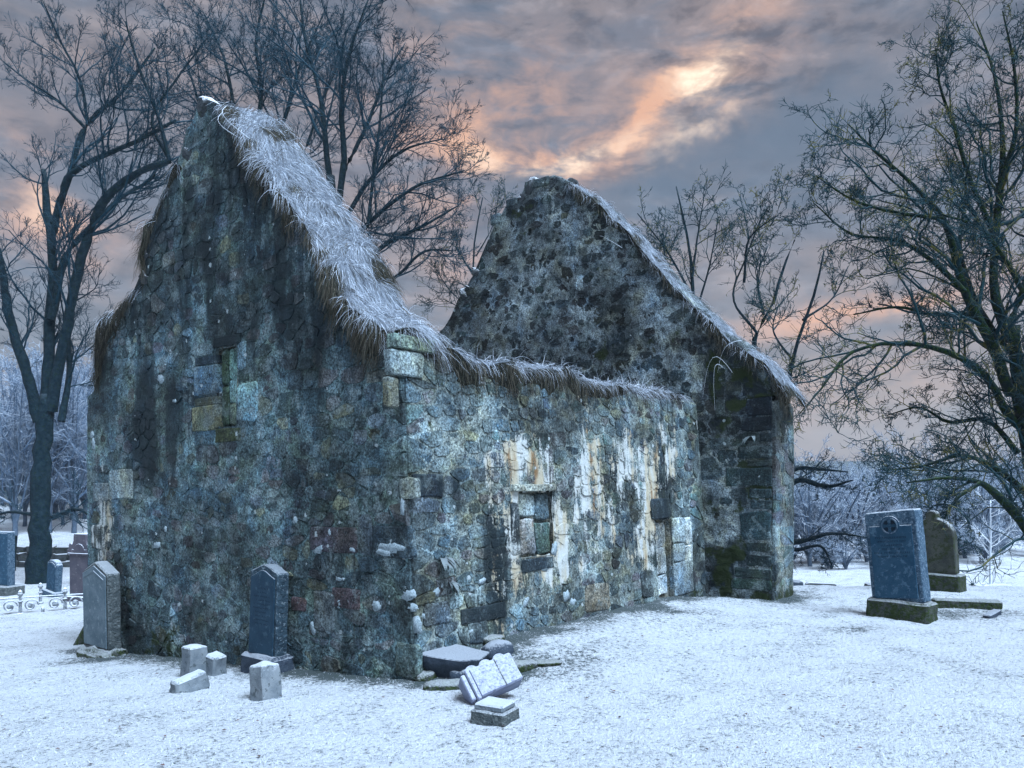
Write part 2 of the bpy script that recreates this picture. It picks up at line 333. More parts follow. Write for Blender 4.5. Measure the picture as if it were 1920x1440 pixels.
# ------------------------------------------------------------------ ground
def ground_h(x, y, fine=True):
    x = np.asarray(x, float); y = np.asarray(y, float)
    tl = (x - C0[0]) * Vv[0] + (y - C0[1]) * Vv[1]
    s = (x - C0[0]) * U[0] + (y - C0[1]) * U[1]
    z = np.where(tl > 0, -0.92 * np.tanh(0.108 * np.maximum(tl, 0)), 0.16 * np.tanh(-0.16 * np.minimum(tl, 0)))
    bank = 0.15 * np.exp(-(np.minimum(tl, 0) / 1.1) ** 2) * sstep(0.2, 1.0, s) * (1 - sstep(4.3, 6.0, s)) * (tl < 0.6)
    z = z + bank
    # the churchyard ends in a drop to the field on the right
    e = sstep(-3.0, 1.0, x - 1.0) * sstep(11.6, 14.5, y + 0.12 * (x - 4))
    z = z - 1.15 * e
    # field and hills
    r = np.hypot(x, y)
    right = sstep(-0.15, 0.35, x / np.maximum(r, 1))
    z = z + right * (0.018 * np.maximum(y - 22, 0) + 4.5 * sstep(70, 190, r)) + (1 - right) * (0.055 * np.maximum(r - 24, 0) * (1 - 0.6 * sstep(60, 160, r)))
    z = z + 2.5 * sstep(60, 160, r) * fbm(x * .02, y * .02, 3.3, 3, 5)
    z = z + 0.05 * fbm(x * 0.5, y * 0.5, 0, 3, 11)
    if fine:
        near = 1 - sstep(14, 30, r)
        z = z + near * (0.020 * fbm(x * 4, y * 4, 0, 3, 12) + 0.012 * fbm(x * 14, y * 14, 0, 2, 13))
    return z
def gz(x, y): return float(ground_h(np.array([x]), np.array([y]), False)[0])
YS = np.arange(2.5, 60, 0.01)
def on_ground(px, py):
    m = (px - 960) / F; k = (py - HOR) / F
    hgt = ground_h(m * YS, YS, False); hit_ = np.nonzero(EYE - k * YS <= hgt)[0]; i = hit_[0] if len(hit_) else -1
    return np.array([m * YS[i], YS[i], hgt[i]])
def axis(lo, hi, f0, f1, step, grow):
    a = list(np.arange(f0, f1 + 1e-6, step)); s = step; x = f1
    while x < hi: s *= grow; x += s; a.append(x)
    s = step; x = f0
    while x > lo: s *= grow; x -= s; a.insert(0, x)
    return np.array(a)
gx = axis(-420, 420, -7.5, 7.5, 0.055, 1.12); gy = axis(-60, 520, 3.4, 12.2, 0.05, 1.09)
GX, GY = np.meshgrid(gx, gy)
GZ = ground_h(GX, GY)
def footprint(x, y):                                   # signed: distance outside the chapel
    tl = (x - C0[0]) * Vv[0] + (y - C0[1]) * Vv[1]; s = (x - C0[0]) * U[0] + (y - C0[1]) * U[1]
    d1 = np.hypot(np.maximum(np.maximum(-tl, tl - GW), 0), np.maximum(np.maximum(-s, s - SL - TH), 0))
    d2 = np.hypot(np.maximum(np.maximum(-0.92 - tl, tl), 0), np.maximum(np.maximum(SL - s, s - SL - TH), 0))
    return np.minimum(d1, d2)
fd = footprint(GX, GY)
stl = (GX - C0[0]) * Vv[0] + (GY - C0[1]) * Vv[1]; ss = (GX - C0[0]) * U[0] + (GY - C0[1]) * U[1]
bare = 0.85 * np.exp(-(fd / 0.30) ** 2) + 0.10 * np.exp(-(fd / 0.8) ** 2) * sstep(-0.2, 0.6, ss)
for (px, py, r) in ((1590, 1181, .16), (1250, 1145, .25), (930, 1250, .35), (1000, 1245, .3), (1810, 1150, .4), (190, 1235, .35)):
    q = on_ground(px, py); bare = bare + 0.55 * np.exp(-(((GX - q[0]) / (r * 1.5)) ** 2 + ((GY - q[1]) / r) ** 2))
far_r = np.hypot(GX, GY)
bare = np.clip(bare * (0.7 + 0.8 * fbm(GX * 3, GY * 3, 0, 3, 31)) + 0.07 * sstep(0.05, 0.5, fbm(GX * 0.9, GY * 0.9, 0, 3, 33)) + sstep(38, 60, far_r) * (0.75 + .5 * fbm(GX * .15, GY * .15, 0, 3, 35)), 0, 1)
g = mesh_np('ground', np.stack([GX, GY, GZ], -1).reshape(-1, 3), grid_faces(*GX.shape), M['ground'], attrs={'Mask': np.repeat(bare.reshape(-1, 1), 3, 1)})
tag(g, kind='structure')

# short frosted grass on the near ground
def ground_blades(n):
    Y = 3.6 + (rng.random(n) ** 1.5) * 9.5; X = (rng.random(n) * 2 - 1) * 0.70 * Y
    ok = (footprint(X, Y) > 0.03); X, Y = X[ok], Y[ok]; n = len(X)
    cl = fbm(X * 2.2, Y * 2.2, 0, 3, 41) + 0.6 * fbm(X * 11, Y * 11, 0, 2, 42)
    keep = rng.random(n) < 0.35 + 0.65 * sstep(-0.3, 0.4, cl); X, Y, cl = X[keep], Y[keep], cl[keep]; n = len(X)
    Z = ground_h(X, Y) - 0.004
    h = 0.005 + 0.016 * rng.random(n) ** 1.5; a = rng.random(n) * 6.283; w = 0.0013 + 0.0014 * rng.random(n)
    ln = rng.normal(0, 0.9, (n, 2)) * h[:, None]
    P = np.stack([X, Y, Z], -1); sd = np.stack([np.cos(a), np.sin(a), 0 * a], -1) * w[:, None]
    tip = P + np.stack([ln[:, 0], ln[:, 1], h], -1)
    V = np.stack([P - sd, P + sd, tip], 1).reshape(-1, 3)
    dn = np.exp(-(footprint(X, Y) / 0.35) ** 2)
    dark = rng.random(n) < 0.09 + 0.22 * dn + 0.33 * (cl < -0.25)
    fr = np.where(dark[:, None], np.array([0.07, 0.10, 0.06]) * (0.5 + rng.random((n, 1))), np.array([0.66, 0.70, 0.75]) * (0.8 + 0.25 * rng.random((n, 1))))
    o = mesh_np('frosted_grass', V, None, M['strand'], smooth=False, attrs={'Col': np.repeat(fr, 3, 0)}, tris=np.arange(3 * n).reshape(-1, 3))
    tag(o, 'short frosted grass blades poking through thin snow across the churchyard', 'grass', kind='stuff')
ground_blades(220000)

# ------------------------------------------------------------------ masonry
PAL = np.array([(.085, .115, .140), (.11, .14, .155), (.06, .085, .105), (.13, .155, .16), (.125, .095, .108), (.140, .112, .112), (.175, .158, .108), (.08, .12, .115), (.045, .062, .075), (.18, .205, .215), (.095, .10, .125), (.07, .10, .12), (.10, .125, .135)])
class Wall:
    def __init__(s, name, O, a, n, W, z0, top, mask, res=0.02, batter=0.0, seed=0, holes=(), a0=0.0, rough=1.0, fill=.0005, mortar=(.115, .168, .185)):
        s.name, s.O, s.a, s.n, s.W, s.z0, s.topf, s.mask, s.res, s.batter, s.seed, s.holes, s.a0, s.rough, s.fill, s.mortar = name, O, a, n, W, z0, top, mask, res, batter, seed, holes, a0, rough, fill, np.array(mortar)
    def low(s, a, z): return 0.024 * fbm(np.asarray(a) * 1.1 + s.seed, np.asarray(z) * 1.1, 0, 2, s.seed)
    def pos(s, a, z, d):
        a = np.asarray(a, float); z = np.asarray(z, float); d = np.asarray(d, float)
        return s.O + a[..., None] * s.a + z[..., None] * np.array([0, 0, 1.]) + (d - s.batter * np.maximum(z, 0))[..., None] * s.n
    def top(s, a): return s.topf(a) + 0.08 * fbm(np.asarray(a) * 6, 0.3, 0, 3, s.seed + 9)
def wall_mesh(w, parent, thick, edge0=None, edge1=None, corner=None):
    """front: displaced grid under the ragged top; back, top and ends close it.  corner: (end index, other normal)"""
    na = int(w.W / w.res) + 1; A = w.a0 + np.linspace(0, w.W, na)
    T = w.top(A); nz = int((T.max() - w.z0) / w.res * 0.9) + 1
    K = np.linspace(0, 1, nz)
    AA, KK = np.meshgrid(A, K); ZZ = w.z0 + (T[None, :] - w.z0) * KK
    if edge0 is not None:                                # sloping (battered) vertical edge
        sh = edge0(ZZ); AA = sh + (AA - w.a0) * (w.a0 + w.W - sh) / w.W
    d = w.low(AA, ZZ) + w.fill + .013 * fbm(AA * 1.3, ZZ * 1.5, 0, 2, w.seed + 6) + w.rough * (0.008 * fbm(AA * 7, ZZ * 8, 0, 3, w.seed + 1) + 0.007 * fbm(AA * 22, ZZ * 22, 0, 2, w.seed + 2))
    P = w.pos(AA, ZZ, d)
    if corner is not None:
        ce, other = corner
        dist = (AA - (edge0(ZZ) if edge0 is not None else w.a0)) if ce == 0 else (w.a0 + w.W - AA)
        wt = np.exp(-(dist / 0.05) ** 2)
        cd = -0.03 + 0.02 * fbm(ZZ * 6, 0.5, 0, 3, 77)
        P0 = w.pos(AA, ZZ, d * (1 - wt) + cd * wt)
        P = P0 + (wt * cd)[..., None] * other
    m = w.mask(AA, ZZ); rgb = np.stack(m, -1).reshape(-1, 3)
    col = w.mortar * (0.85 + 0.35 * fbm(AA * 3, ZZ * 3, 0, 3, w.seed + 4))[..., None]
    fc = grid_faces(nz, na)
    ca = (AA[:-1, :-1] + AA[1:, 1:]) / 2; cz = (ZZ[:-1, :-1] + ZZ[1:, 1:]) / 2
    keep = np.ones(ca.shape, bool)
    for (a0, a1, z0, z1) in w.holes: keep &= ~((ca > a0) & (ca < a1) & (cz > z0) & (cz < z1))
    fc = fc[keep.ravel()]
    V = P.reshape(-1, 3); nV = len(V)
    # back
    back = np.stack([w.pos(AA[0], np.full(na, w.z0), np.full(na, -thick)), w.pos(AA[-1], ZZ[-1], np.full(na, -thick) + w.batter * np.maximum(ZZ[-1], 0))], 0)
    V = np.concatenate([V, back.reshape(-1, 3)])
    i = np.arange(na - 1); top0 = (nz - 1) * na
    f2 = [np.stack([top0 + i, top0 + i + 1, nV + na + i + 1, nV + na + i], -1), np.stack([nV + i + 1, nV + i, nV + na + i, nV + na + i + 1], -1)]
    j = np.arange(nz - 1)
    tri = []
    for e in (0, na - 1):
        if corner is not None and (e == 0) == (corner[0] == 0): continue
        # end strip: fan to the back edge
        bl, bt = nV + e, nV + na + e
        for q in range(nz - 1): tri.append((q * na + e, (q + 1) * na + e, bl if q < nz // 2 else bt))
        tri.append(((nz // 2) * na + e, bt, bl))
    fc = np.concatenate([fc] + f2)
    n2 = len(back.reshape(-1, 3))
    cols = np.concatenate([col.reshape(-1, 3), np.tile(w.mortar * 0.8, (n2, 1))]); msk = np.concatenate([rgb, np.tile(np.array([[.3, 0, .1]]), (n2, 1))])
    return mesh_np(w.name, V, fc, M['masonry'], parent, True, {'Col': cols, 'Mask': msk}, tri)
MS = 10
def stone_geo(w, a, z, hw, hh, proud, col, expo=3.2, rot=0.0, rnd=0.11, embed=0.03, base=None):
    th = np.arange(MS) / MS * 2 * math.pi + random.uniform(0, 0.5)
    c, s = np.cos(th), np.sin(th)
    r = 1 / (np.abs(c) ** expo + np.abs(s) ** expo) ** (1 / expo)
    r = r * (1 + rnd * rng.uniform(-1, 1, MS))
    ox, oz = c * r * hw, s * r * hh
    ox, oz = ox * math.cos(rot) - oz * math.sin(rot), ox * math.sin(rot) + oz * math.cos(rot)
    def ring(k, d, jit): return w.pos(a + ox * k, z + oz * k, (w.low(a + ox * k, z + oz * k) if base is None else base) + d + jit * rng.uniform(-1, 1, MS))
    b0 = float(w.low(a, z)) if base is None else base
    V = np.concatenate([ring(1.0, -embed, 0), ring(0.98, proud * 0.35, 0.004), ring(0.80, proud, 0.005), w.pos(np.array([a]), np.array([z]), np.array([b0 + proud + random.uniform(-.003, .006)]))])
    q = []
    for k in range(2):
        for i in range(MS): j = (i + 1) % MS; q.append((k * MS + i, k * MS + j, (k + 1) * MS + j, (k + 1) * MS + i))
    t = [(2 * MS + i, 2 * MS + (i + 1) % MS, 3 * MS) for i in range(MS)]
    vx = np.concatenate([a + ox, a + ox * .98, a + ox * .8, [a]]); vz = np.concatenate([z + oz, z + oz * .98, z + oz * .8, [z]])
    mk = np.stack(w.mask(vx, vz), -1)
    return V, np.array(q), np.array(t), np.tile(col, (len(V), 1)), mk
def pick_col(): return (PAL[random.randrange(len(PAL))] * .68 + np.array([.115, .125, .122]) * .32) * np.array([.74, .88, .96]) * random.uniform(0.38, 1.35)
def layout(w, inside, hmin=.07, hmax=.23, wmin=.09, wmax=.42, zlo=-0.6, skip=.06, blocks=()):
    L = []; z = zlo; zt = float(w.top(np.linspace(w.a0, w.a0 + w.W, 200)).max())
    while z < zt:
        h = random.uniform(hmin, hmax); a = w.a0 - random.uniform(0, .2)
        while a < w.a0 + w.W:
            bw = random.uniform(wmin, wmax) * (0.65 + 0.5 * h / hmax)
            ca, cz = a + bw / 2, z + h / 2 + 0.05 * math.sin(a * 1.3 + z * 2.1)
            subs = [(ca, cz, bw / 2, h / 2)]
            if h > 0.15 and random.random() < .28: subs = [(ca, cz - h / 4, bw / 2, h / 4.2), (ca, cz + h / 4, bw / 2 * random.uniform(.6, 1), h / 4.2)]
            elif h > 0.15 and random.random() < .2: subs = [(ca - bw * .27, cz, bw * .22, h / 2), (ca + bw * .26, cz, bw * .23, h / 2 * random.uniform(.6, 1))]
            for q in subs:
                if random.random() < skip: continue
                x0, x1, y0, y1 = q[0] - q[2], q[0] + q[2], q[1] - q[3], q[1] + q[3]
                if not inside(q[0], q[1] + q[3] * .7) or not inside(q[0] - q[2] * .8, q[1]) or not inside(q[0] + q[2] * .8, q[1]): continue
                if any(x1 > b[0] + .02 and x0 < b[1] - .02 and y1 > b[2] + .02 and y0 < b[3] - .02 for b in blocks): continue
                L.append(q)
            a += bw
        z += h
    return L
def clip_poly(poly, n, c):                               # keep n.x <= c
    out = []; m = len(poly)
    for i in range(m):
        p, q = poly[i], poly[(i + 1) % m]; dp = n[0] * p[0] + n[1] * p[1] - c; dq = n[0] * q[0] + n[1] * q[1] - c
        if dp <= 0: out.append(p)
        if (dp < 0 < dq) or (dq < 0 < dp): f = dp / (dp - dq); out.append((p[0] + f * (q[0] - p[0]), p[1] + f * (q[1] - p[1])))
    return out
AN = 1.45
def cells(L):
    P = np.array([(q[0] + random.gauss(0, .012), q[1] * AN + random.gauss(0, .012)) for q in L]); Wt = np.array([(q[2] * q[3] * AN) * .55 for q in L]); out = []
    for i in range(len(P)):
        d2 = ((P - P[i]) ** 2).sum(1); nb = np.argsort(d2)[1:16]; x, y = P[i]; h = .42
        poly = [(x - h, y - h), (x + h, y - h), (x + h, y + h), (x - h, y + h)]
        for j in nb:
            n = P[j] - P[i]; c = (P[j] @ P[j] - P[i] @ P[i] + Wt[i] - Wt[j]) / 2
            poly = clip_poly(poly, n, c)
            if len(poly) < 3: break
        out.append([(px, py / AN) for px, py in poly] if len(poly) >= 3 else None)
    return out
def poly_stone(w, poly, proud, col, gap, lims, embed=.03):
    p = np.array(poly); c = p.mean(0); r = np.linalg.norm(p - c, axis=1, keepdims=True); p = c + (p - c) * np.maximum(1 - gap / np.maximum(r, 1e-4), .3)
    q = []
    m = len(p)
    for i in range(m):
        a, b = p[i - 1], p[(i + 1) % m]; f = random.uniform(.14, .34)
        q.append(p[i] + (a - p[i]) * f); q.append(p[i] + (b - p[i]) * f * random.uniform(.7, 1.2))
    q = np.array(q); keep = np.linalg.norm(q - np.roll(q, 1, 0), axis=1) > .012; q = q[keep] if keep.sum() >= 5 else q
    q = q + rng.normal(0, .006, q.shape); m = len(q)
    q[:, 0] = np.clip(q[:, 0], lims[0](q[:, 1]), lims[1]); q[:, 1] = np.minimum(q[:, 1], lims[2](q[:, 0]))
    c = q.mean(0)
    tlt = rng.normal(0, .012, 2)
    def ring(k, d, jit):
        x = c + (q - c) * k
        return w.pos(x[:, 0], x[:, 1], w.low(x[:, 0], x[:, 1]) + d + jit * rng.uniform(-1, 1, m) + ((x - c) @ tlt) * (d > 0))
    V = np.concatenate([ring(1.0, -embed, 0), ring(.95, max(proud, -.004), .003), w.pos(c[:1], c[1:], np.array([float(w.low(c[0], c[1])) + max(proud, -.004) + random.uniform(-.002, .002)]))])
    fq = [(i, (i + 1) % m, m + (i + 1) % m, m + i) for i in range(m)]; ft = [(m + i, m + (i + 1) % m, 2 * m) for i in range(m)]
    vx = np.concatenate([q[:, 0], q[:, 0], c[:1]]); vz = np.concatenate([q[:, 1], q[:, 1], c[1:]])
    return V, np.array(fq), np.array(ft), np.tile(col, (len(V), 1)), np.stack(w.mask(vx, vz), -1)
def build_stones(w, wall_obj, L, nind, proud=(.0075, .0042), blocks=(), edge=lambda z: 0 * z, amax=99., dark=1.0):
    CL = cells(L); acc = []; off = 0
    key = [-q[2] * q[3] / np.dot(w.pos(np.array(q[0]), np.array(q[1]), np.array(0.)), [0, 1, 0]) ** 2 for q in L]
    lims = (lambda z: edge(z) + .02, amax, lambda a: w.topf(a) - .03); k = 0
    for i in np.argsort(key):
        poly = CL[i]; q = L[i]
        if poly is None: continue
        for b in blocks:
            xs = [p[0] for p in poly]; zs = [p[1] for p in poly]
            if max(xs) > b[0] and min(xs) < b[1] and max(zs) > b[2] and min(zs) < b[3]:
                dd = [(b[0] - q[0], (1, 0), b[0]), (q[0] - b[1], (-1, 0), -b[1]), (b[2] - q[1], (0, 1), b[2]), (q[1] - b[3], (0, -1), -b[3])]
                dd.sort(key=lambda t: -t[0]); poly = clip_poly(poly, dd[0][1], dd[0][2])
                if len(poly) < 3: break
        if len(poly) < 3: continue
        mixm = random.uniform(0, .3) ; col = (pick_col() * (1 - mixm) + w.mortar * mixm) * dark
        V, fq, ft, cl, mk = poly_stone(w, poly, random.gauss(*proud), col, random.uniform(.005, .018), lims)
        if k < nind: mesh_np('stone', V, fq, M['masonry'], wall_obj, False, {'Col': cl, 'Mask': mk}, ft)
        else: acc.append((V, fq + off, ft + off, cl, mk)); off += len(V)
        k += 1
    if acc:
        o = mesh_np('small_stones', np.concatenate([x[0] for x in acc]), np.concatenate([x[1] for x in acc]), M['masonry'], wall_obj, False,
                    {'Col': np.concatenate([x[3] for x in acc]), 'Mask': np.concatenate([x[4] for x in acc])}, np.concatenate([x[2] for x in acc]))
        o['kind'] = 'stuff'
def block(w, parent, b, proud, col, mask=None, expo=9, rnd=.03, name='dressed_stone', base=None):
    a0, a1, z0, z1 = b; wd, ht = a1 - a0, z1 - z0; cx, cz = (a0 + a1) / 2, (z0 + z1) / 2; k = min(wd, ht) * random.uniform(.06, .14)
    pts = [(a0 + k, z0), (cx, z0), (a1 - k, z0), (a1, z0 + k), (a1, cz), (a1, z1 - k), (a1 - k, z1), (cx, z1), (a0 + k, z1), (a0, z1 - k), (a0, cz), (a0, z0 + k)]
    q = np.array(pts) + rng.uniform(-1, 1, (12, 2)) * min(wd, ht) * max(rnd, .045); c = np.array([cx, cz]); m = 12
    def ring(f, d, jit):
        x = c + (q - c) * f; return w.pos(x[:, 0], x[:, 1], (w.low(x[:, 0], x[:, 1]) if base is None else base) + d + jit * rng.uniform(-1, 1, m))
    ins = 1 - min(.14, .012 / max(min(wd, ht) / 2, .01))
    b0 = float(w.low(cx, cz)) if base is None else base
    V = np.concatenate([ring(1, -.05, 0), ring(1, proud * .6, .002), ring(ins, proud, .003), w.pos(c[:1], c[1:], np.array([b0 + proud + .002]))])
    fq = [(r * m + i, r * m + (i + 1) % m, (r + 1) * m + (i + 1) % m, (r + 1) * m + i) for r in (0, 1) for i in range(m)]; ft = [(2 * m + i, 2 * m + (i + 1) % m, 3 * m) for i in range(m)]
    col = np.array(col) * np.array([.80, .88, .92])
    mk = np.stack(w.mask(np.concatenate([q[:, 0]] * 3 + [c[:1]]), np.concatenate([q[:, 1]] * 3 + [c[1:]])), -1)
    if mask is not None: mk = np.clip(mk * .2 + np.array(mask, float) * .7, 0, 1)
    return mesh_np(name, V, fq, M['masonry'], parent, False, {'Col': np.tile(np.array(col), (len(V), 1)), 'Mask': mk}, ft)
def recess(w, parent, name, b, depth, mask, base_d=0.0):
    a0, a1, z0, z1 = b; n = 9
    pts = []; V = []; Fq = []
    def sheet(fn, nu, nv):
        off = len(V); u, v = np.meshgrid(np.linspace(0, 1, nu), np.linspace(0, 1, nv)); a, z, d = fn(u, v)
        P = w.pos(a, z, d + 0.008 * fbm(a * 14, z * 14, d * 14, 2, 5)).reshape(-1, 3); V.extend(P); Fq.extend(grid_faces(nv, nu, off))
    e = .012
    sheet(lambda u, v: (a0 - e + (a1 - a0 + 2 * e) * u, z0 - e + (z1 - z0 + 2 * e) * v, -depth + 0 * u), 12, 18)
    sheet(lambda u, v: (a0 - e * .5 + 0 * u, z0 + (z1 - z0) * v, .0 - depth * 1.05 * u), 8, 18)
    sheet(lambda u, v: (a1 + e * .5 + 0 * u, z0 + (z1 - z0) * v, .0 - depth * 1.05 * u), 8, 18)
    sheet(lambda u, v: (a0 + (a1 - a0) * u, z0 - e * .5 + 0 * u, .0 - depth * 1.05 * v), 12, 8)
    sheet(lambda u, v: (a0 + (a1 - a0) * u, z1 + e * .5 + 0 * u, .0 - depth * 1.05 * v), 12, 8)
    nV = len(V)
    return mesh_np(name, np.array(V), np.array(Fq), M['masonry'], parent, True, {'Col': np.tile(np.array([[.17, .175, .16]]), (nV, 1)), 'Mask': np.tile(np.array([mask]), (nV, 1))})
def interp_top(pts):
    pts = sorted(pts); xs = [p[0] for p in pts]; zs = [p[1] for p in pts]
    return lambda a: np.interp(a, xs, zs)

chapel = empty('ruined_chapel', tuple(C0 + U * 2.8 + Vv * 2.9 + np.array([0, 0, -.3])))
tag(chapel, 'roofless ruined chapel of rubble masonry with two turf-topped gables', 'chapel')
chapel_inv = Matrix.Translation(-Vector(chapel.location))
def part(o):                                            # geometry is written in world metres: undo the parent's offset
    if o.parent is chapel: o.matrix_parent_inverse = chapel_inv
    return o

# ---- near gable
BAT = 0.055
tg = [Wg(*p) for p in ((735, 640), (690, 585), (640, 560), (612, 470), (540, 385), (500, 310), (455, 235), (418, 188), (385, 184), (362, 245), (345, 300), (318, 350), (290, 405), (276, 455), (268, 535), (228, 575), (195, 640), (178, 720))]
gable_top = interp_top([(0, 2.66)] + [(t, z) for t, z in tg] + [(GW, 2.6)])
wr = Wg(408, 800)[0], Wg(444, 800)[0]
zs0, zs1 = Wg(427, 800)[1], Wg(427, 650)[1]
slit = (wr[1], wr[0], zs0, zs1)
def blobm(a, z, ca, cz, sa, sz): return np.exp(-((a - ca) / sa) ** 2 - ((z - cz) / sz) ** 2)
def mask_gable(a, z):
    n = fbm(np.asarray(a) * 1.6, np.asarray(z) * 1.0, 0, 4, 61); n2 = fbm(np.asarray(a) * 4, np.asarray(z) * 1.3, 0, 3, 62)
    r = 0.52 * sstep(2.2, 4.2, z) + 0.38 * blobm(a, z, 4.3, 1.9, .55, .9) + .25 * blobm(a, z, 3.2, 2.4, 1.2, .6) + .25 * blobm(a, z, .2, 1.45, .35, .2) + .3 * blobm(a, z, 1.0, 3.1, .8, .6) + .35 * blobm(a, z, .6, .85, .35, .3) + .3 * blobm(a, z, 4.7, .1, .25, .5) + .42 * n + .3 * n2 - .06
    g_ = 0.75 * blobm(a, z, 5.35, 1.0, .35, .75) + .35 * blobm(a, z, 5.5, 2.0, .3, .5) + .25 * blobm(a, z, .05, 2.1, .15, .4) + .1 * n2
    b = 0.10 + 0.2 * np.exp(-np.maximum(np.asarray(z) + .15, 0) / .18) + .18 * blobm(a, z, 2.5, 1.95, .25, .15) + .22 * n - .1 + .15 * sstep(3.5, 4.8, z)
    return np.clip(r, 0, 1), np.clip(g_, 0, 1), np.clip(b, 0, 1)
wg = Wall('gable_wall', C0, Vv, -U, GW, -0.85, gable_top, mask_gable, .023, 0.0, 3, (slit,), 0.0)
ga = part(wall_mesh(wg, chapel, TG + .04, edge0=lambda z: BAT * np.maximum(z, 0), corner=(0, -Vv)))
def rectg(x0, x1, y0, y1):
    p0 = Wg(x1, (y0 + y1) / 2); p1 = Wg(x0, (y0 + y1) / 2); xm = (x0 + x1) / 2
    return (p0[0], p1[0], Wg(xm, y1)[1], Wg(xm, y0)[1])
gb = [  # dressed stones of the slit window and the quoins
    (rectg(368, 409, 668, 684), .012, (.07, .10, .13), (.5, 0, 0)), (rectg(366, 410, 686, 741), .02, (.12, .17, .21), (.1, 0, 0)),
    (rectg(366, 410, 745, 760), .012, (.12, .12, .09), (.2, 0, 0)), (rectg(362, 410, 762, 806), .016, (.19, .18, .12), (.05, 0, 0)),
    (rectg(446, 462, 640, 690), .014, (.13, .18, .21), (.1, 0, 0)), (rectg(446, 484, 718, 790), .018, (.17, .25, .28), (.0, 0, 0)),
    (rectg(446, 470, 692, 716), .01, (.07, .10, .10), (.4, 0, .1)), (rectg(402, 452, 630, 648), .03, (.05, .07, .07), (.6, 0, .1)),
    (rectg(405, 452, 803, 828), .012, (.10, .11, .06), (.2, 0, .35)), (rectg(366, 403, 808, 834), .01, (.09, .13, .15), (.3, 0, 0)),
    (rectg(525, 612, 732, 778), .008, (.07, .10, .11), (.35, 0, 0)), (rectg(582, 668, 988, 1036), .014, (.085, .075, .09), (.1, 0, 0)),
    (rectg(700, 772, 985, 1046), .012, (.06, .08, .095), (.25, 0, 0)), (rectg(548, 573, 1120, 1146), .018, (.095, .068, .075), (.15, 0, 0)),
    (rectg(622, 674, 1103, 1140), .014, (.105, .08, .088), (.15, 0, 0)), (rectg(588, 626, 1110, 1182), .016, (.12, .13, .14), (.1, 0, 0)),
    (rectg(752, 782, 896, 935), .012, (.26, .28, .28), (.0, .1, 0)), (rectg(172, 205, 985, 1030), .02, (.16, .17, .17), (.5, .7, 0)),
    (rectg(176, 205, 905, 940), .018, (.19, .20, .20), (.2, .5, 0)), (rectg(208, 250, 880, 935), .012, (.24, .26, .26), (0, .5, 0)),
    (rectg(700, 748, 640, 690), .02, (.10, .115, .12), (.35, 0, .15)), (rectg(690, 745, 694, 716), .014, (.13, .13, .12), (.3, .2, .1)), (rectg(742, 783, 1208, 1270), .016, (.11, .13, .12), (.15, 0, .2)),
]
for b, pr, c, mk in gb: part(block(wg, ga, b, pr, c, mk))
ins_g = lambda a, z: (a > BAT * max(z, 0) + .03) and (a < GW - .04) and z < float(gable_top(a)) - .05
part(recess(wg, chapel, 'slit_window', slit, .09, (.2, 0, .12)))
sw = [c for c in chapel.children if c.name.startswith('slit_window')][0]
h_ = (slit[3] - slit[2])
sl_w = slit[1] - slit[0]
for k, (c0, c1, f0, f1) in enumerate(((.04, .58, .02, .30), (.04, .58, .31, .60), (.04, .58, .61, .99), (.62, .98, .02, .52), (.62, .98, .53, .99))):
    part(block(wg, sw, (slit[0] + sl_w * c0, slit[0] + sl_w * c1, slit[2] + h_ * f0, slit[2] + h_ * f1), .03, ((.22, .26, .21), (.20, .29, .30), (.17, .26, .24), (.10, .135, .095), (.075, .11, .085))[k], (.05, 0, .05), base=-.07, name='infill_stone'))
Lg = layout(wg, ins_g, .05, .17, .07, .32, zlo=-.75, blocks=[x[0] for x in gb] + [slit])
build_stones(wg, ga, Lg, 120, blocks=[x[0] for x in gb] + [slit], edge=lambda z: BAT * np.maximum(z, 0), amax=GW - .03)

# ---- side wall
side_top = interp_top([(0, 2.62), (.3, 2.66), (.8, 2.6), (2, 2.66), (3.4, 2.62), (5.0, 2.68), (SL + .1, 2.66)])
def rects(x0, x1, y0, y1):
    xm = (x0 + x1) / 2
    return (Ws(x0, 900)[0], Ws(x1, 900)[0], Ws(xm, y1)[1], Ws(xm, y0)[1])
win = rects(984, 1047, 922, 1043); door = rects(1236, 1264, 974, 1124)
def mask_side(a, z):
    n = fbm(np.asarray(a) * 1.8, np.asarray(z) * 1.1, 0, 4, 71); n2 = fbm(np.asarray(a) * 5, np.asarray(z) * .9, 0, 3, 72)
    wn_ = .5 * fbm(np.asarray(a) * 1.5, np.asarray(z) * .7, 0, 3, 75)
    g_ = 0.62 * sstep(.6, 1.7, a + wn_) * (1 - .35 * sstep(4.4, 5.4, a)) * sstep(.15, .9, z + wn_) * (1 - .6 * sstep(1.9, 2.6, z + wn_)) + .75 * n + .25 * n2 + .5 * blobm(a, z, win[1] + .12, .95, .1, .6) + .3 * blobm(a, z, win[0] - .08, 1.1, .07, .4) + .35 * blobm(a, z, door[0] - .12, .9, .09, .7) - .12
    r = .40 * blobm(a, z, .42, 1.55, .3, .22) + .35 * blobm(a, z, 1.15, 1.2, .18, .55) + .35 * blobm(a, z, win[0] - .2, .6, .3, .5) + .3 * blobm(a, z, 4.3, 1.55, .35, .35) + .25 * blobm(a, z, 3.9, 2.1, .7, .25) + .2 * np.exp(-np.maximum(z, 0) / .35) * (1 - sstep(1.5, 3, a)) + .4 * n2 - .3 * n + .03
    b = .30 * np.exp(-np.maximum(np.asarray(z) - .12, 0) / .12) + .28 * blobm(a, z, .35, 2.1, .35, .35) + .12 * sstep(2.2, 2.6, z) + .2 * n2 - .05
    return np.clip(r, 0, 1), np.clip(g_, 0, 1), np.clip(b, 0, 1)
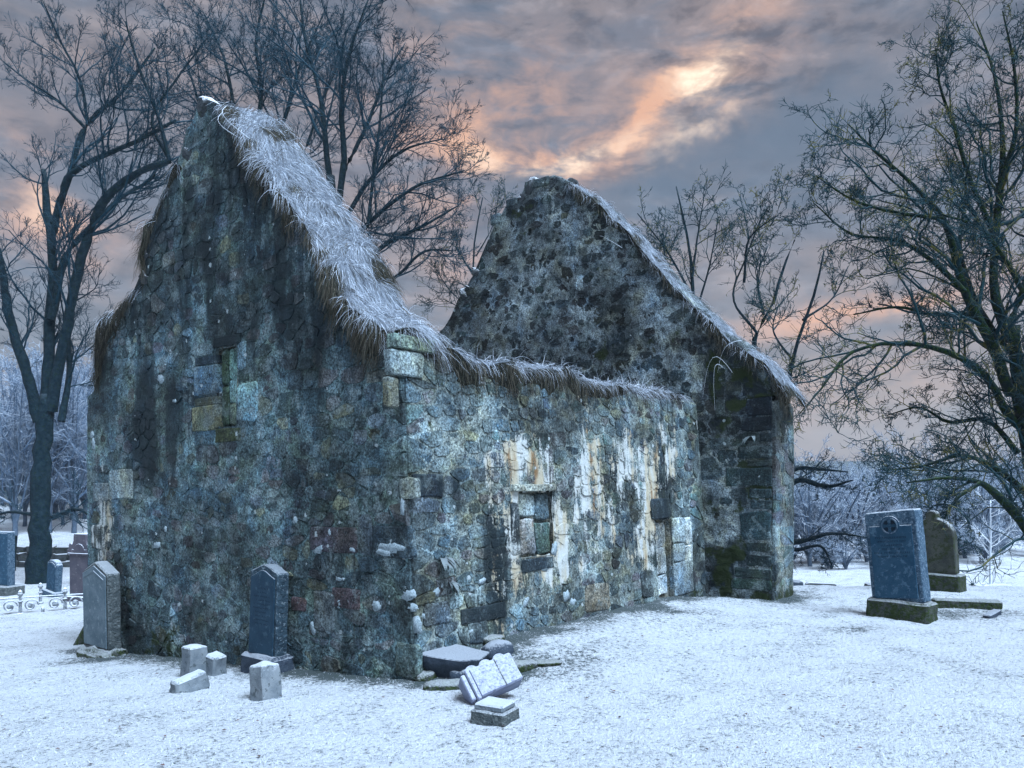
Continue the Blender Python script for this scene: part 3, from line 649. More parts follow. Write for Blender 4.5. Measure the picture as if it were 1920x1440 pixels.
ws_ = Wall('side_wall', C0, U, -Vv, SL, -0.75, side_top, mask_side, .022, BAT, 23, (win, door), 0.0, mortar=(.175, .205, .205))
sd = part(wall_mesh(ws_, chapel, TH, corner=(0, -U)))
sb = [(rects(752, 815, 655, 702), .03, (.23, .26, .27), (0, .1, .05)), (rects(758, 835, 628, 654), .05, (.17, .20, .175), (.1, .1, .1)), (rects(970, 1050, 908, 921), .055, (.36, .35, .31), (0, .4, 0)),
      (rects(1228, 1264, 935, 972), .035, (.05, .062, .075), (.35, .1, 0)), (rects(1265, 1288, 970, 1018), .022, (.27, .30, .32), (.05, .3, 0)), (rects(1289, 1301, 970, 1020), .016, (.40, .41, .41), (0, .6, 0)),
      (rects(1265, 1286, 1020, 1052), .022, (.26, .29, .31), (.05, .3, 0)), (rects(1265, 1300, 1054, 1114), .02, (.24, .265, .28), (.1, .5, 0)), (rects(1287, 1301, 1022, 1052), .016, (.40, .41, .41), (0, .6, 0)),
      (rects(1204, 1226, 1070, 1120), .02, (.07, .08, .085), (.3, .3, 0)), (rects(968, 983, 945, 1040), .02, (.12, .13, .14), (.3, .5, 0)), (rects(788, 845, 888, 932), .016, (.045, .06, .08), (.4, 0, 0)),
      (rects(868, 950, 1135, 1165), .016, (.06, .07, .085), (.5, .3, 0)), (rects(880, 915, 1165, 1205), .014, (.07, .085, .10), (.3, 0, 0)), (rects(748, 768, 705, 760), .014, (.16, .16, .14), (.15, .2, 0)),
      (rects(985, 1045, 1047, 1070), .016, (.07, .085, .10), (.4, 0, 0)), (rects(1100, 1145, 1095, 1145), .012, (.22, .19, .155), (.05, .1, 0)), (rects(826, 862, 1085, 1115), .014, (.10, .09, .10), (.3, 0, 0)),
      (rects(800, 848, 1130, 1172), .016, (.10, .11, .12), (.2, 0, 0))]
for b, pr, c, mk in sb: part(block(ws_, sd, b, pr, c, mk))
ins_s = lambda a, z: (a > .03) and (a < SL - .03) and z < float(side_top(a)) - .05
bw_ = part(recess(ws_, chapel, 'blocked_window', win, .065, (.2, .35, .1)))
ww, wh = win[1] - win[0], win[3] - win[2]
for (f0, f1, g0, g1, c) in ((.05, .52, .62, .97, (.24, .26, .26)), (.55, .95, .55, .97, (.10, .12, .125)), (.05, .5, .04, .58, (.25, .23, .225)), (.53, .95, .04, .52, (.08, .11, .095))):
    part(block(ws_, bw_, (win[0] + ww * f0, win[0] + ww * f1, win[2] + wh * g0, win[2] + wh * g1), .03, c, (.15, .35, .12), 5, .07, 'infill_stone', base=-.05))
bd_ = part(recess(ws_, chapel, 'blocked_doorway', door, .09, (.2, .5, .05)))
dw, dh = door[1] - door[0], door[3] - door[2]
for (g0, g1) in ((.05, .3), (.31, .64), (.65, .97)):
    part(block(ws_, bd_, (door[0] + dw * .06, door[0] + dw * .84, door[2] + dh * g0, door[2] + dh * g1), .055, (.40, .41, .42), (.05, .55, 0), 7, .04, 'infill_stone', base=-.10))
Ls = layout(ws_, ins_s, .05, .17, .07, .30, zlo=-.3, blocks=[x[0] for x in sb] + [win, door])
build_stones(ws_, sd, Ls, 110, blocks=[x[0] for x in sb] + [win, door], amax=SL - .02)

# ---- far gable (wider and taller, its end stands out past the side wall)
tf = [Wf(*p) for p in ((1485, 745), (1440, 690), (1340, 610), (1240, 510), (1180, 440), (1110, 370), (1068, 343), (1040, 330), (1010, 336), (985, 348), (974, 372), (948, 386), (930, 412), (915, 450), (890, 510), (858, 560), (845, 592))]
fa0 = -0.92
far_top = interp_top([(fa0, 2.68)] + [(t, z) for t, z in tf if t > fa0 + .05] + [(tf[-1][0] + .9, tf[-1][1] - .9), (6.9, 2.6)])
def mask_far(a, z):
    n = fbm(np.asarray(a) * 2.0, np.asarray(z) * 2.2, 0, 4, 81); n2 = fbm(np.asarray(a) * 4.5, np.asarray(z) * 5, 0, 3, 82)
    but = 1 - sstep(-.15, .05, np.asarray(a))
    r = .06 + .5 * n + .25 * n2 + .2 * but
    b = .10 + .5 * n2 + .25 * n + .22 * but - .1
    g_ = .25 * blobm(a, z, .3, 3.0, .25, .5) + .1 * n2
    return np.clip(r, 0, 1), np.clip(g_, 0, 1), np.clip(b, 0, 1)
wf = Wall('far_gable_wall', OF, Vv, -U, 6.9 - fa0, -0.7, far_top, mask_far, .034, 0.0, 43, (), fa0, 2.0, .006, mortar=(.19, .225, .25))
fg = part(wall_mesh(wf, chapel, TH - .12, corner=(0, -Vv)))
ew = Wall('buttress_end', OF + Vv * fa0, U, -Vv, TH + .02, -0.6, interp_top([(0, 2.66), (.8, 2.62)]), lambda a, z: (np.clip(.1 + .4 * fbm(np.asarray(a) * 3, np.asarray(z) * 2, 0, 3, 5), 0, 1), np.clip(.3 + .3 * fbm(np.asarray(a) * 4, np.asarray(z), 0, 3, 6), 0, 1), np.clip(.25 * np.exp(-np.maximum(np.asarray(z) - .1, 0) / .2) + .1, 0, 1)), .022, 0.0, 51, (), 0.0, mortar=(.14, .16, .162))
eb = part(wall_mesh(ew, chapel, .3, corner=(0, -U)))
def rectf(x0, x1, y0, y1):
    p0 = Wf(x1, (y0 + y1) / 2); p1 = Wf(x0, (y0 + y1) / 2); xm = (x0 + x1) / 2
    return (max(p0[0], fa0 + .03), p1[0], Wf(xm, y1)[1], Wf(xm, y0)[1])
fb = [(rectf(x0, 1449, y0, y1), .018, c, (.25, 0, .02)) for x0, y0, y1, c in ((1400, 745, 780, (.03, .04, .055)), (1391, 783, 808, (.028, .038, .05)), (1425, 812, 828, (.03, .042, .05)), (1384, 836, 860, (.04, .058, .066)), (1402, 863, 874, (.05, .065, .07)),
      (1362, 876, 912, (.045, .066, .07)), (1405, 916, 934, (.04, .06, .066)), (1408, 938, 954, (.042, .062, .07)), (1388, 960, 1012, (.04, .066, .075)), (1400, 1018, 1034, (.05, .066, .066)), (1400, 1040, 1062, (.03, .045, .05)), (1378, 1066, 1084, (.045, .062, .06)), (1372, 1086, 1106, (.045, .07, .06)))]
fb += [(rectf(1342, 1360, 748, 780), .02, (.12, .145, .16), (.1, 0, 0)), (rectf(1330, 1368, 822, 842), .014, (.10, .12, .13), (.2, 0, .1)), (rectf(1080, 1094, 515, 545), .012, (.5, .54, .56), (0, 0, 0)), (rectf(985, 1030, 336, 352), .04, (.09, .11, .12), (.3, 0, .1)),
       (rectf(951, 972, 374, 388), .05, (.08, .10, .12), (.3, 0, .1)), (rectf(922, 938, 402, 420), .05, (.08, .10, .12), (.3, 0, .1))]
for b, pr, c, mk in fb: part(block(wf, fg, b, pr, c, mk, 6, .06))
s_at = float(Ws(1325, 745)[1])
ins_f = lambda a, z: (a > fa0 + .03) and (a < 6.6) and z < float(far_top(a)) - .05 and (z > 2.0 or a < .02)
Lf = layout(wf, ins_f, .06, .2, .08, .36, -.2, .12, [x[0] for x in fb])
keepc = np.array([.72, .8, .92])
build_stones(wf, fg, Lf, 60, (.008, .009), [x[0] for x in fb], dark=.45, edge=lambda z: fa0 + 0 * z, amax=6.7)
Le = layout(ew, lambda a, z: .03 < a < TH - .02 and z < 2.5, .1, .22, .12, .35, -.1)
build_stones(ew, eb, Le, 12, amax=TH)
# hidden fourth wall
nw = Wall('north_wall', C0 + Vv * (GW - TH) + U * TH, U, -Vv, SL - TH, -0.9, interp_top([(0, 2.55), (2, 2.3), (SL, 2.6)]), mask_side, .07, 0.0, 63, ())
part(wall_mesh(nw, chapel, TH - .02))

# ---- pale lichen crusts (thin, on the stones of the near corner)
def lichen(w, par, px, py, rx, ry, fn):
    a, z = fn(px, py); sc = w.pos(np.array(a), np.array(z), np.array(0.))[1] / F
    dxa = abs(fn(px + 1, py)[0] - a); hw = rx * dxa; hh = ry * sc
    m = 18; th = np.arange(m) / m * 6.283; r = 1 + .22 * rng.uniform(-1, 1, m) + .22 * np.cos(2 * th + rng.uniform(0, 6)) 
    oa, oz = np.cos(th) * r * hw, np.sin(th) * r * hh
    d0 = w.low(a, z) + .0125 - .03 * math.exp(-(max(a, 0) / .07) ** 2)
    V = np.concatenate([w.pos(a + oa, z + oz, np.full(m, d0 - .02)), w.pos(a + oa * .95, z + oz * .95, np.full(m, d0)), w.pos(np.array([a]), np.array([z]), np.array([d0 + .004]))])
    q = [(i, (i + 1) % m, m + (i + 1) % m, m + i) for i in range(m)]; t = [(m + i, m + (i + 1) % m, 2 * m) for i in range(m)]
    part(mesh_np('lichen_patch', V, q, M['lichen'], par, True, None, t))
for px, py, rx, ry in ((598, 1028, 9, 10), (622, 1030, 5, 8), (640, 1012, 8, 8), (648, 1003, 5, 6), (618, 1000, 4, 8), (660, 1030, 5, 6), (735, 1025, 20, 14), (722, 1036, 12, 8), (765, 1040, 5, 7), (598, 1130, 6, 16), (600, 1160, 10, 14), (612, 1168, 8, 18), (587, 1178, 5, 10), (636, 1131, 7, 8), (706, 1136, 9, 8), (757, 950, 5, 14),
                       (302, 710, 7, 7), (330, 752, 3, 5), (555, 975, 5, 6), (296, 1022, 6, 7), (312, 992, 3, 5), (636, 1085, 7, 5), (178, 832, 4, 9), (175, 815, 3, 7), (765, 1116, 12, 10), (768, 1140, 17, 7), (776, 1172, 12, 16)):
    lichen(wg, ga, px, py, rx, ry, Wg)
for px, py, rx, ry in ((815, 1158, 16, 12), (842, 1158, 8, 8), (828, 1110, 8, 10), (835, 1100, 5, 8), (1000, 1058, 10, 5), (1030, 1062, 10, 8), (1048, 1030, 5, 12), (989, 1130, 6, 9), (1066, 1118, 5, 12), (1078, 1130, 5, 9), (884, 1184, 6, 5), (910, 1090, 6, 6)):
    lichen(ws_, sd, px, py, rx, ry, Ws)

# ------------------------------------------------------------------ turf on the wall heads
TAN = np.array([(.125, .108, .078), (.15, .13, .095), (.095, .085, .062), (.07, .078, .055), (.19, .17, .13), (.055, .06, .045)])
def strands(name, P0, D0, L, width, cols, parent, grav=0.35, seg=5, wob=.16, tipcol=None):
    n = len(P0); P = P0.copy(); d = unit(D0); pts = [P.copy()]; st = (L / (seg - 1))[:, None]
    for k in range(seg - 1):
        d = unit(d + np.array([0, 0, -grav]) + wob * rng.normal(0, 1, (n, 3))); P = P + d * st; pts.append(P.copy())
    pts = np.stack(pts, 1)
    side = unit(np.cross(pts[:, -1] - pts[:, 0] + 1e-5, rng.normal(0, 1, (n, 3))))
    wt = np.linspace(1, .25, seg)[None, :, None] * width[:, None, None]
    Lf_ = pts - side[:, None] * wt; Rt = pts + side[:, None] * wt
    V = np.stack([Lf_, Rt], 2).reshape(-1, 3)
    b = (np.arange(n) * seg * 2)[:, None] + (np.arange(seg - 1) * 2)[None, :]
    q = np.stack([b, b + 1, b + 3, b + 2], -1).reshape(-1, 4)
    cc = np.repeat(cols, seg * 2, 0)
    o = part(mesh_np(name, V, q, M['strand'], parent, True, {'Col': cc})); o['kind'] = 'stuff'
    return o
def turf(path, across, outward, thick, hang, bulge, n_str, seed, downslope, length=(.14, .34), frost_lo=.30, name='turf_cap', greyf=1.0):
    """path (n,3) along the outer top edge; hang: overhang at each path point; across: unit vector into the wall"""
    path = np.asarray(path); seg = np.linalg.norm(np.diff(path, axis=0), axis=1); cum = np.concatenate([[0], np.cumsum(seg)]); Lt = cum[-1]
    nq = max(8, int(Lt / .04)); S = np.linspace(0, Lt, nq)
    Pq = np.stack([np.interp(S, cum, path[:, k]) for k in range(3)], -1)
    nc = 28; c = np.linspace(0, 1, nc)
    hq = np.interp(S, cum, hang) * np.clip(1 + 1.1 * fbm(S * 3.1, 0.2, 0, 3, seed), .15, 2.2)
    bq = bulge * np.clip(1 + 1.3 * fbm(S * 2.3, 4.4, 0, 3, seed + 1), .3, 2)
    endf = np.minimum(1, np.minimum(S, Lt - S) / .15) ** .5
    CC, SS = np.meshgrid(c, S)
    H = (hq * endf)[:, None]; B = (bq * endf)[:, None]
    oq = (.02 + .30 * np.minimum(hq, .5) * endf)[:, None]
    f = np.clip(CC / .36, 0, 1); tt = np.clip((CC - .36) / .52, 0, 1); bk = np.clip((CC - .88) / .12, 0, 1)
    acr = np.where(CC < .36, -oq * np.sin(f * math.pi * .62), -oq * math.sin(math.pi * .62) + (thick + .05 + oq * math.sin(math.pi * .62)) * tt) + .03 * bk
    up = np.where(CC < .36, -H + (H + B * .5) * np.sin(f * math.pi / 2), B * (.5 + .5 * np.sin(tt * math.pi))) - bk * (B * .5 + .12)
    lump = .075 * fbm(SS * 3.3, CC * 4, 0, 3, seed + 2) * (CC > .05)
    ntf = max(4, int(Lt * 5.5)); tfs = rng.uniform(0, Lt, ntf); tfc = rng.uniform(.18, .9, ntf); tfr = rng.uniform(.7, 1.3, ntf)
    dS = (SS[..., None] - tfs) / (.13 * tfr); dC = (CC[..., None] - tfc) / (.13 * tfr)
    lump = lump + .10 * bulge / .13 * np.exp(-(dS ** 2 + dC ** 2)).max(-1)
    G = Pq[:, None, :] + acr[..., None] * across + up[..., None] * np.array([0, 0, 1.]) + lump[..., None] * (-across * .5 + np.array([0, 0, .7]))
    du = np.gradient(G, axis=0); dv = np.gradient(G, axis=1); nr = unit(np.cross(du, dv))
    if nr[nq // 2, nc // 2 + 2, 2] < 0: nr = -nr
    frost = sstep(frost_lo, frost_lo + .35, nr[..., 2] - .06 + .95 * fbm(SS * 3.5, CC * 5, 0, 3, seed + 3)) * sstep(-.06, .0, up)
    colr = (1 - frost)[..., None] * np.array([.026, .027, .020]) + frost[..., None] * np.array([.20, .23, .27])
    cap = part(mesh_np(name, G.reshape(-1, 3), grid_faces(nq, nc), M['turf'], chapel, True, {'Col': colr.reshape(-1, 3)}))
    cap['kind'] = 'stuff'
    # strands: more where the overhang is long, combed by a swirling field
    jj = np.minimum((rng.random(n_str) ** .95 * nc).astype(int), nc - 2); ii = rng.integers(0, nq, n_str)
    kp = (jj / nc > .30) | (rng.random(n_str) < np.clip(hq[ii] / .22, .06, 1)); ii, jj = ii[kp], jj[kp]; n_str = len(ii)
    root = G[ii, jj] + rng.normal(0, .02, (n_str, 3)); nn = nr[ii, jj]; fr = frost[ii, jj]
    sw = fbm(root[:, 0] * 2.6, root[:, 1] * 2.6, root[:, 2] * 2.6, 3, seed + 5)[:, None]; sw2 = fbm(root[:, 0] * 7, root[:, 1] * 7, root[:, 2] * 7, 2, seed + 6)[:, None]
    sidew = np.cross(across, [0, 0, 1.])
    di = np.argmin(dS[ii, jj] ** 2 + dC[ii, jj] ** 2, -1); ti = np.clip((tfs / Lt * (nq - 1)).astype(int), 0, nq - 1); tj = np.clip((tfc * (nc - 1)).astype(int), 0, nc - 1)
    rad_ = root - G[ti, tj][di]; rad_ = rad_ / np.maximum(np.linalg.norm(rad_, axis=1, keepdims=True), .04)
    Dd = nn * .28 + downslope * .75 + rad_ * .75 + (sw * .7 + sw2 * .5) * sidew + rng.normal(0, .22, (n_str, 3))
    hm = (jj / nc < .30)
    Dd[hm] = nn[hm] * .35 + np.array([0, 0, -.8]) + rng.normal(0, .22, (hm.sum(), 3)) + (sw[hm] + sw2[hm] * .7) * sidew * .9
    L = rng.uniform(*length, n_str) * np.clip(1 + .9 * sw2[:, 0], .45, 1.7) * np.where(hm, np.clip(.5 + hq[ii] * 2.0, .5, 1.35), 1.0)
    isf = rng.random(n_str) < np.clip(fr * 1.1, 0, .90)
    tan = TAN[rng.integers(0, len(TAN), n_str)] * rng.uniform(.35, .9, (n_str, 1)) * greyf
    wht = np.array([.50, .55, .62]) * rng.uniform(.42, 1.2, (n_str, 1)) * np.clip(1 + .5 * sw2, .6, 1.2)
    strands('frosted_grass', root[isf], Dd[isf], L[isf], rng.uniform(.0012, .0024, isf.sum()), np.clip(wht[isf], 0, .85), chapel, .34, wob=.15)
    strands('hanging_grass', root[~isf], Dd[~isf], L[~isf], rng.uniform(.0014, .0030, (~isf).sum()), tan[~isf], chapel, .40, wob=.14)
    return G
Z3 = np.array([0, 0, 1.])
def gpt(px, py, out=0.0, dz=0.0):
    t, z = Wg(px, py); return C0 + Vv * t + Z3 * (z + dz) - U * out
def fpt(px, py, dz=0.0):
    t, z = Wf(px, py); return OF + Vv * t + Z3 * (z + dz)
sl_dir = unit(-Vv - Z3 * 1.0)
turf([gpt(418, 196), gpt(440, 228), gpt(470, 268), gpt(500, 312), gpt(520, 352), gpt(545, 392), gpt(575, 430), gpt(612, 478), gpt(632, 540), gpt(648, 572), gpt(690, 596), gpt(728, 628)], U, -U, TG, (.03, .06, .14, .28, .05, .20, .09, .17, .38, .07, .32, .10), .09, 20000, 101, sl_dir * .8 - U * .3, (.07, .22), .12)
turf([gpt(343, 318), gpt(318, 352), gpt(300, 390), gpt(284, 425), gpt(276, 455), gpt(272, 515)], U, -U, TH, (.02, .05, .04, .16, .20, .10), .07, 3000, 111, unit(Vv - Z3 * 1.4), (.10, .24), .5, greyf=.85)
turf([gpt(266, 538), gpt(240, 566), gpt(215, 600), gpt(196, 642), gpt(182, 715)], U, -U, TH, (.04, .10, .15, .15, .10), .08, 3800, 121, unit(Vv - Z3 * 1.4), (.08, .20), .5, greyf=.7)
def spt(s_, dz=0.0):
    z = float(side_top(s_)) + dz; return C0 + U * s_ + Z3 * z + Vv * BAT * z
turf([spt(.42, .08)] + [spt(x, .0) for x in (.7, 1.1, 1.6, 2.2, 2.8, 3.4, 4.0, 4.6, 5.15)], Vv, -Vv, TH - .1, (.05, .18, .22, .19, .16, .11, .08, .06, .04, .02), .08, 13000, 131, unit(-Vv * .6 + U * .7 - Z3 * .3), (.06, .20), .15)
turf([gpt(735, 632, .0), gpt(752, 640, -.15) + np.array([0, 0, .04]), spt(.42, .06)], unit(U + Vv), -unit(U + Vv), .6, (.10, .05, .10), .10, 2600, 137, unit(-Vv - U * .4 - Z3 * .4), (.12, .3), .2)
turf([fpt(1068, 346), fpt(1085, 358), fpt(1110, 374), fpt(1145, 410), fpt(1180, 444), fpt(1240, 514), fpt(1290, 568), fpt(1340, 614), fpt(1380, 650), fpt(1440, 694), fpt(1484, 742)], U, -U, .5, (.05, .26, .03, .12, .02, .12, .03, .14, .24, .04, .22), .06, 9500, 141, unit(-Vv - Z3 * 1.0), (.07, .20), .15)
# upright frosted blades on the side wall head
n = 260; s_ = rng.uniform(1.0, 5.0, n); kp = fbm(s_ * 2.2, 1.7, 0, 2, 9) > -.1; s_ = s_[kp]; n = len(s_)
root = np.array([spt(x, .10) for x in s_]) + Vv * rng.uniform(.0, .5, n)[:, None]
strands('frosted_grass', root, np.array([0, 0, 1.]) + rng.normal(0, .5, (n, 3)), rng.uniform(.08, .2, n), rng.uniform(.0018, .003, n), np.tile(np.array([.7, .75, .82]), (n, 1)), chapel, .22)
# bramble canes: pale frosted arcs
for (pa, pb, bow) in (((1322, 745), (1378, 700), .35), ((1360, 690), (1345, 770), .25), ((1395, 640), (1350, 700), .1), ((1130, 445), (1172, 467), .02), ((438, 205), (482, 265), .0), ((432, 215), (470, 268), -.03)):
    fn = fpt if pa[0] > 900 else gpt
    a, b = fn(*pa), fn(*pb); k = np.linspace(0, 1, 9)[:, None]
    pts = a + (b - a) * k - U * (.08 + .15 * np.sin(k * math.pi)) + Z3 * bow * np.sin(k * math.pi)
    bm = bmesh.new(); prev = None
    for q in range(9):
        ring = [bm.verts.new(pts[q] + .0026 * (math.cos(x) * U + math.sin(x) * Z3)) for x in (0, 2.1, 4.2)]
        if prev: [bm.faces.new((prev[i], prev[(i + 1) % 3], ring[(i + 1) % 3], ring[i])) for i in range(3)]
        prev = ring
    part(mesh_bm('bramble_cane', bm, M['frost_white'], chapel, True))

# loose coping stones left on the bare slopes
def coping(fn, wall_obj, pts, th, m=1):
    P = [fn(*q) for q in pts]; k = 0
    for a, b in zip(P[:-1], P[1:]):
        L = float(np.linalg.norm(b - a)); n = max(1, int(L / .2))
        for i in range(n):
            for dpt in (.1, .36):
                if random.random() < .22: continue
                c = a + (b - a) * (i + random.uniform(.2, .8)) / n + U * (dpt + random.uniform(-.06, .06))
                bm = bmesh.new(); bmesh.ops.create_icosphere(bm, subdivisions=2, radius=1)
                sx, sy, sz = random.uniform(.08, .16), random.uniform(.10, .18), random.uniform(.04, .09)
                for v in bm.verts:
                    v.co = Vector([math.copysign(abs(x) ** .6, x) for x in v.co]); v.co += Vector(rng.normal(0, .06, 3)); v.co.x *= sx; v.co.y *= sy; v.co.z *= sz
                d = b - a; ang = math.atan2(d[2], np.dot(d, -Vv)) * random.uniform(.1, .8)
                o = mesh_bm('coping_stone', bm, M['dyke'], wall_obj, True); o.location = c + np.array([0, 0, -.05]); o.rotation_euler = Matrix(((-Vv[0], U[0], 0), (-Vv[1], U[1], 0), (0, 0, 1))).to_euler(); o.rotation_euler.rotate_axis('Y', -ang)
coping(gpt, ga, [(392, 182), (372, 205), (358, 255), (344, 302)], TG)
coping(gpt, ga, [(276, 462), (269, 535)], TG)
coping(fpt, fg, [(1062, 338), (1030, 330), (990, 346), (972, 374), (946, 390), (928, 420), (912, 462), (886, 518), (858, 565)], .5)
# ------------------------------------------------------------------ ferns rooted in the joints
def fern(px, py, fn, w, n, ln, label):
    a, z = fn(px, py); p = w.pos(np.array(a), np.array(z), np.array(w.low(a, z) + .015))
    root = empty('fern', tuple(p)); tag(root, label, 'fern', None)
    side = w.a; out = w.n
    for k in range(n):
        bm = bmesh.new(); an = random.uniform(-1.1, 1.1); L = ln * random.uniform(.6, 1.1); d = out * .7 + side * math.sin(an) * .7 + Z3 * random.uniform(.2, .8); prev = None; q = np.zeros(3); wd = L * .13
        for i in range(6):
            f = i / 5; sx = np.cross(d, Z3); sx = sx / (np.linalg.norm(sx) + 1e-6); ww_ = wd * math.sin(math.pi * (.18 + .8 * f)) + .001
            r3 = [bm.verts.new(q - sx * ww_), bm.verts.new(q - Z3 * .006), bm.verts.new(q + sx * ww_)]
            if prev: bm.faces.new((prev[0], prev[1], r3[1], r3[0])); bm.faces.new((prev[1], prev[2], r3[2], r3[1]))
            prev = r3; d = d + np.array([0, 0, -.42]); d = d / np.linalg.norm(d); q = q + d * L / 5
        mesh_bm('frond', bm, M['fern'], root, True)
fern(838, 1048, Ws, ws_, 11, .21, 'dark green strap-leaved fern rooted high on the side wall near its corner')
fern(850, 1092, Ws, ws_, 8, .17, 'small drooping fern on the side wall just below a larger fern')
fern(1411, 818, Wf, wf, 4, .2, 'tiny green fern hanging from the dark quoins of the far gable')

# ------------------------------------------------------------------ gravestones and loose stones
def slab_bm(outline, th, bev=.012, y0=0.0):
    bm = bmesh.new(); n = len(outline)
    f = [bm.verts.new((x, y0 - th / 2, z)) for x, z in outline]; b = [bm.verts.new((x, y0 + th / 2, z)) for x, z in outline]
    bm.faces.new(f); bm.faces.new(b[::-1])
    for i in range(n): bm.faces.new((f[i], b[i], b[(i + 1) % n], f[(i + 1) % n]))
    bmesh.ops.recalc_face_normals(bm, faces=bm.faces)
    if bev: bmesh.ops.bevel(bm, geom=[e for e in bm.edges if e.calc_face_angle(0) > .5], offset=bev, segments=1, affect='EDGES', clamp_overlap=True)
    return bm
def box_bm(x0, x1, y0, y1, z0, z1, bev=.01, taper=0.0, rough=0.0, cuts=0, seed=0):
    bm = bmesh.new()
    vs = [bm.verts.new((x * (1 - taper * (z == z1)) , y * (1 - taper * (z == z1)), z)) for z in (z0, z1) for x, y in ((x0, y0), (x1, y0), (x1, y1), (x0, y1))]
    for f in ((0, 3, 2, 1), (4, 5, 6, 7), (0, 1, 5, 4), (1, 2, 6, 5), (2, 3, 7, 6), (3, 0, 4, 7)): bm.faces.new([vs[i] for i in f])
    if bev: bmesh.ops.bevel(bm, geom=bm.edges[:], offset=bev, segments=1, affect='EDGES')
    if cuts: rough_bm(bm, cuts, rough, seed)
    return bm
def rough_bm(bm, cuts, amt, seed):
    bmesh.ops.triangulate(bm, faces=[f for f in bm.faces if len(f.verts) > 4])
    bmesh.ops.subdivide_edges(bm, edges=bm.edges[:], cuts=cuts, use_grid_fill=True)
    bm.normal_update()
    P = np.array([v.co[:] for v in bm.verts]); d = amt * (fbm(P[:, 0] * 6 + seed, P[:, 1] * 6, P[:, 2] * 6, 3, seed) + .5 * fbm(P[:, 0] * 20 + seed, P[:, 1] * 20, P[:, 2] * 20, 2, seed))
    for v, k in zip(bm.verts, d): v.co += v.normal * float(k)
def rough_side(bm, amt, seed, cuts=3):
    rough_bm(bm, cuts, amt, seed); return bm
def arc(cx, cz, r, a0, a1, n): return [(cx + r * math.cos(R(a0 + (a1 - a0) * i / n)), cz + r * math.sin(R(a0 + (a1 - a0) * i / n))) for i in range(n + 1)]
def scribbles(parent, w, z_top, rows, dz, y, mat, seed, hgt=.014):
    """rows of worn, unreadable cut letters"""
    r = random.Random(seed)
    for k in range(rows):
        bm = bmesh.new(); half = w * r.uniform(.55, 1.0) / 2; x = -half
        while x < half:
            lw = r.uniform(.006, .016)
            if r.random() > .16:
                for (a0, a1, b0, b1) in ((x, x + .0045, 0, hgt), (x, x + lw, r.choice((0, hgt * .45, hgt * .8)), 0)):
                    b1 = b1 or b0 + .004
                    vs = [bm.verts.new((p, y, z_top - k * dz + q)) for p, q in ((a0, b0), (a1, b0), (a1, b1), (a0, b1))]; bm.faces.new(vs)
            x += lw + .006
        mesh_bm('inscription_line', bm, mat, parent)['kind'] = 'stuff'
def facing(nx, ny): return math.atan2(ny, nx) + math.pi / 2       # local -Y looks along (nx, ny)
def stone_root(name, p, rz, label, cat, tilt=(0, 0), group=None, sink=0.0):
    o = empty(name, (p[0], p[1], p[2] - sink), rz); o.rotation_euler = (tilt[0], tilt[1], rz)
    return tag(o, label, cat, group)
NU = (-U[0], -U[1])

# large blue-grey headstone on the right
p = on_ground(1690, 1158)
hs = stone_root('headstone', p, facing(-.75, -.66), 'leaning blue-grey granite headstone with ringed cross roundel and worn inscription', 'headstone')
W_, H_ = .60, 1.0
mesh_bm('plinth', rough_side(box_bm(-.335, .335, -.15, .15, -.12, .20, .025), .022, 3, 6), M['mossy_stone'], hs, True)
body = empty('headstone_body', (0, 0, .25)); bpy.data.objects.remove(body)
def tilt_mesh(o, ax, ang, z0):
    o.location = (0, 0, z0); o.rotation_euler = (0, ang, 0) if ax == 'y' else (ang, 0, 0); return o
ob = tilt_mesh(mesh_bm('stone_body', rough_side(slab_bm([(-.28, -.02), (.28, -.02), (.28, .98), (.265, 1.0), (-.265, .985), (-.28, .97)], .19, .015), .010, 5, 6), M['granite_rough'], hs, True), 'y', R(-5.5), .195)
panel = [(-.23, .03), (.23, .03), (.23, .83), (.11, .83)] + arc(0, .83, .11, 0, 180, 10)[1:-1] + [(-.11, .83), (-.23, .83)]
mesh_bm('face_panel', slab_bm(panel, .012, .003, -.112), M['granite_blue'], ob)
bm = bmesh.new()
def ring_bm(bm, cx, cz, r0, r1, y0, y1, n=28, a0=0, a1=360):
    vs = []
    for i in range(n + 1):
        a = R(a0 + (a1 - a0) * i / n); c, s = math.cos(a), math.sin(a)
        vs.append([bm.verts.new((cx + r * c, y, cz + r * s)) for r, y in ((r0, y1), (r0, y0), (r1, y0), (r1, y1))])
    for i in range(n):
        for k in range(3): bm.faces.new((vs[i][k], vs[i][k + 1], vs[i + 1][k + 1], vs[i + 1][k]))
ring_bm(bm, 0, .83, .078, .09, -.128, -.115)
mesh_bm('cross_ring', bm, M['granite_rough'], ob)
bm = bmesh.new()
for a in (45, 135, 225, 315):
    for k in (-1,):
        ring_bm(bm, .016 * math.cos(R(a)), .83 + .016 * math.sin(R(a)), .012, .052, -.1225, -.115, 8, a - 36, a + 36)
mesh_bm('cross_quadrants', bm, M['engrave'], ob)
scribbles(ob, .40, .69, 6, .042, -.1195, M['engrave'], 5, .020)

# mossy headstone behind it
p = on_ground(1757, 1106)
hs = stone_root('headstone', p, facing(-.72, -.69), 'mossy brown headstone with rounded shoulders and knob top behind blue-grey headstone', 'headstone')
ol = [(-.27, 0), (.27, 0), (.27, .52)] + arc(.0, .52, .27, 0, 62, 6)[1:] + [(.075, .78)] + arc(0, .82, .075, -10, 190, 8) + [(-.075, .78)] + arc(0, .52, .27, 118, 180, 6)
ob = tilt_mesh(mesh_bm('stone_body', rough_side(slab_bm(ol, .16, .012), .01, 9, 2), M['mossy_head'], hs, True), 'y', R(-4), .23)
mesh_bm('plinth', rough_side(box_bm(-.33, .33, -.16, .16, -.1, .24, .02), .015, 4, 4), M['mossy_stone'], hs, True)

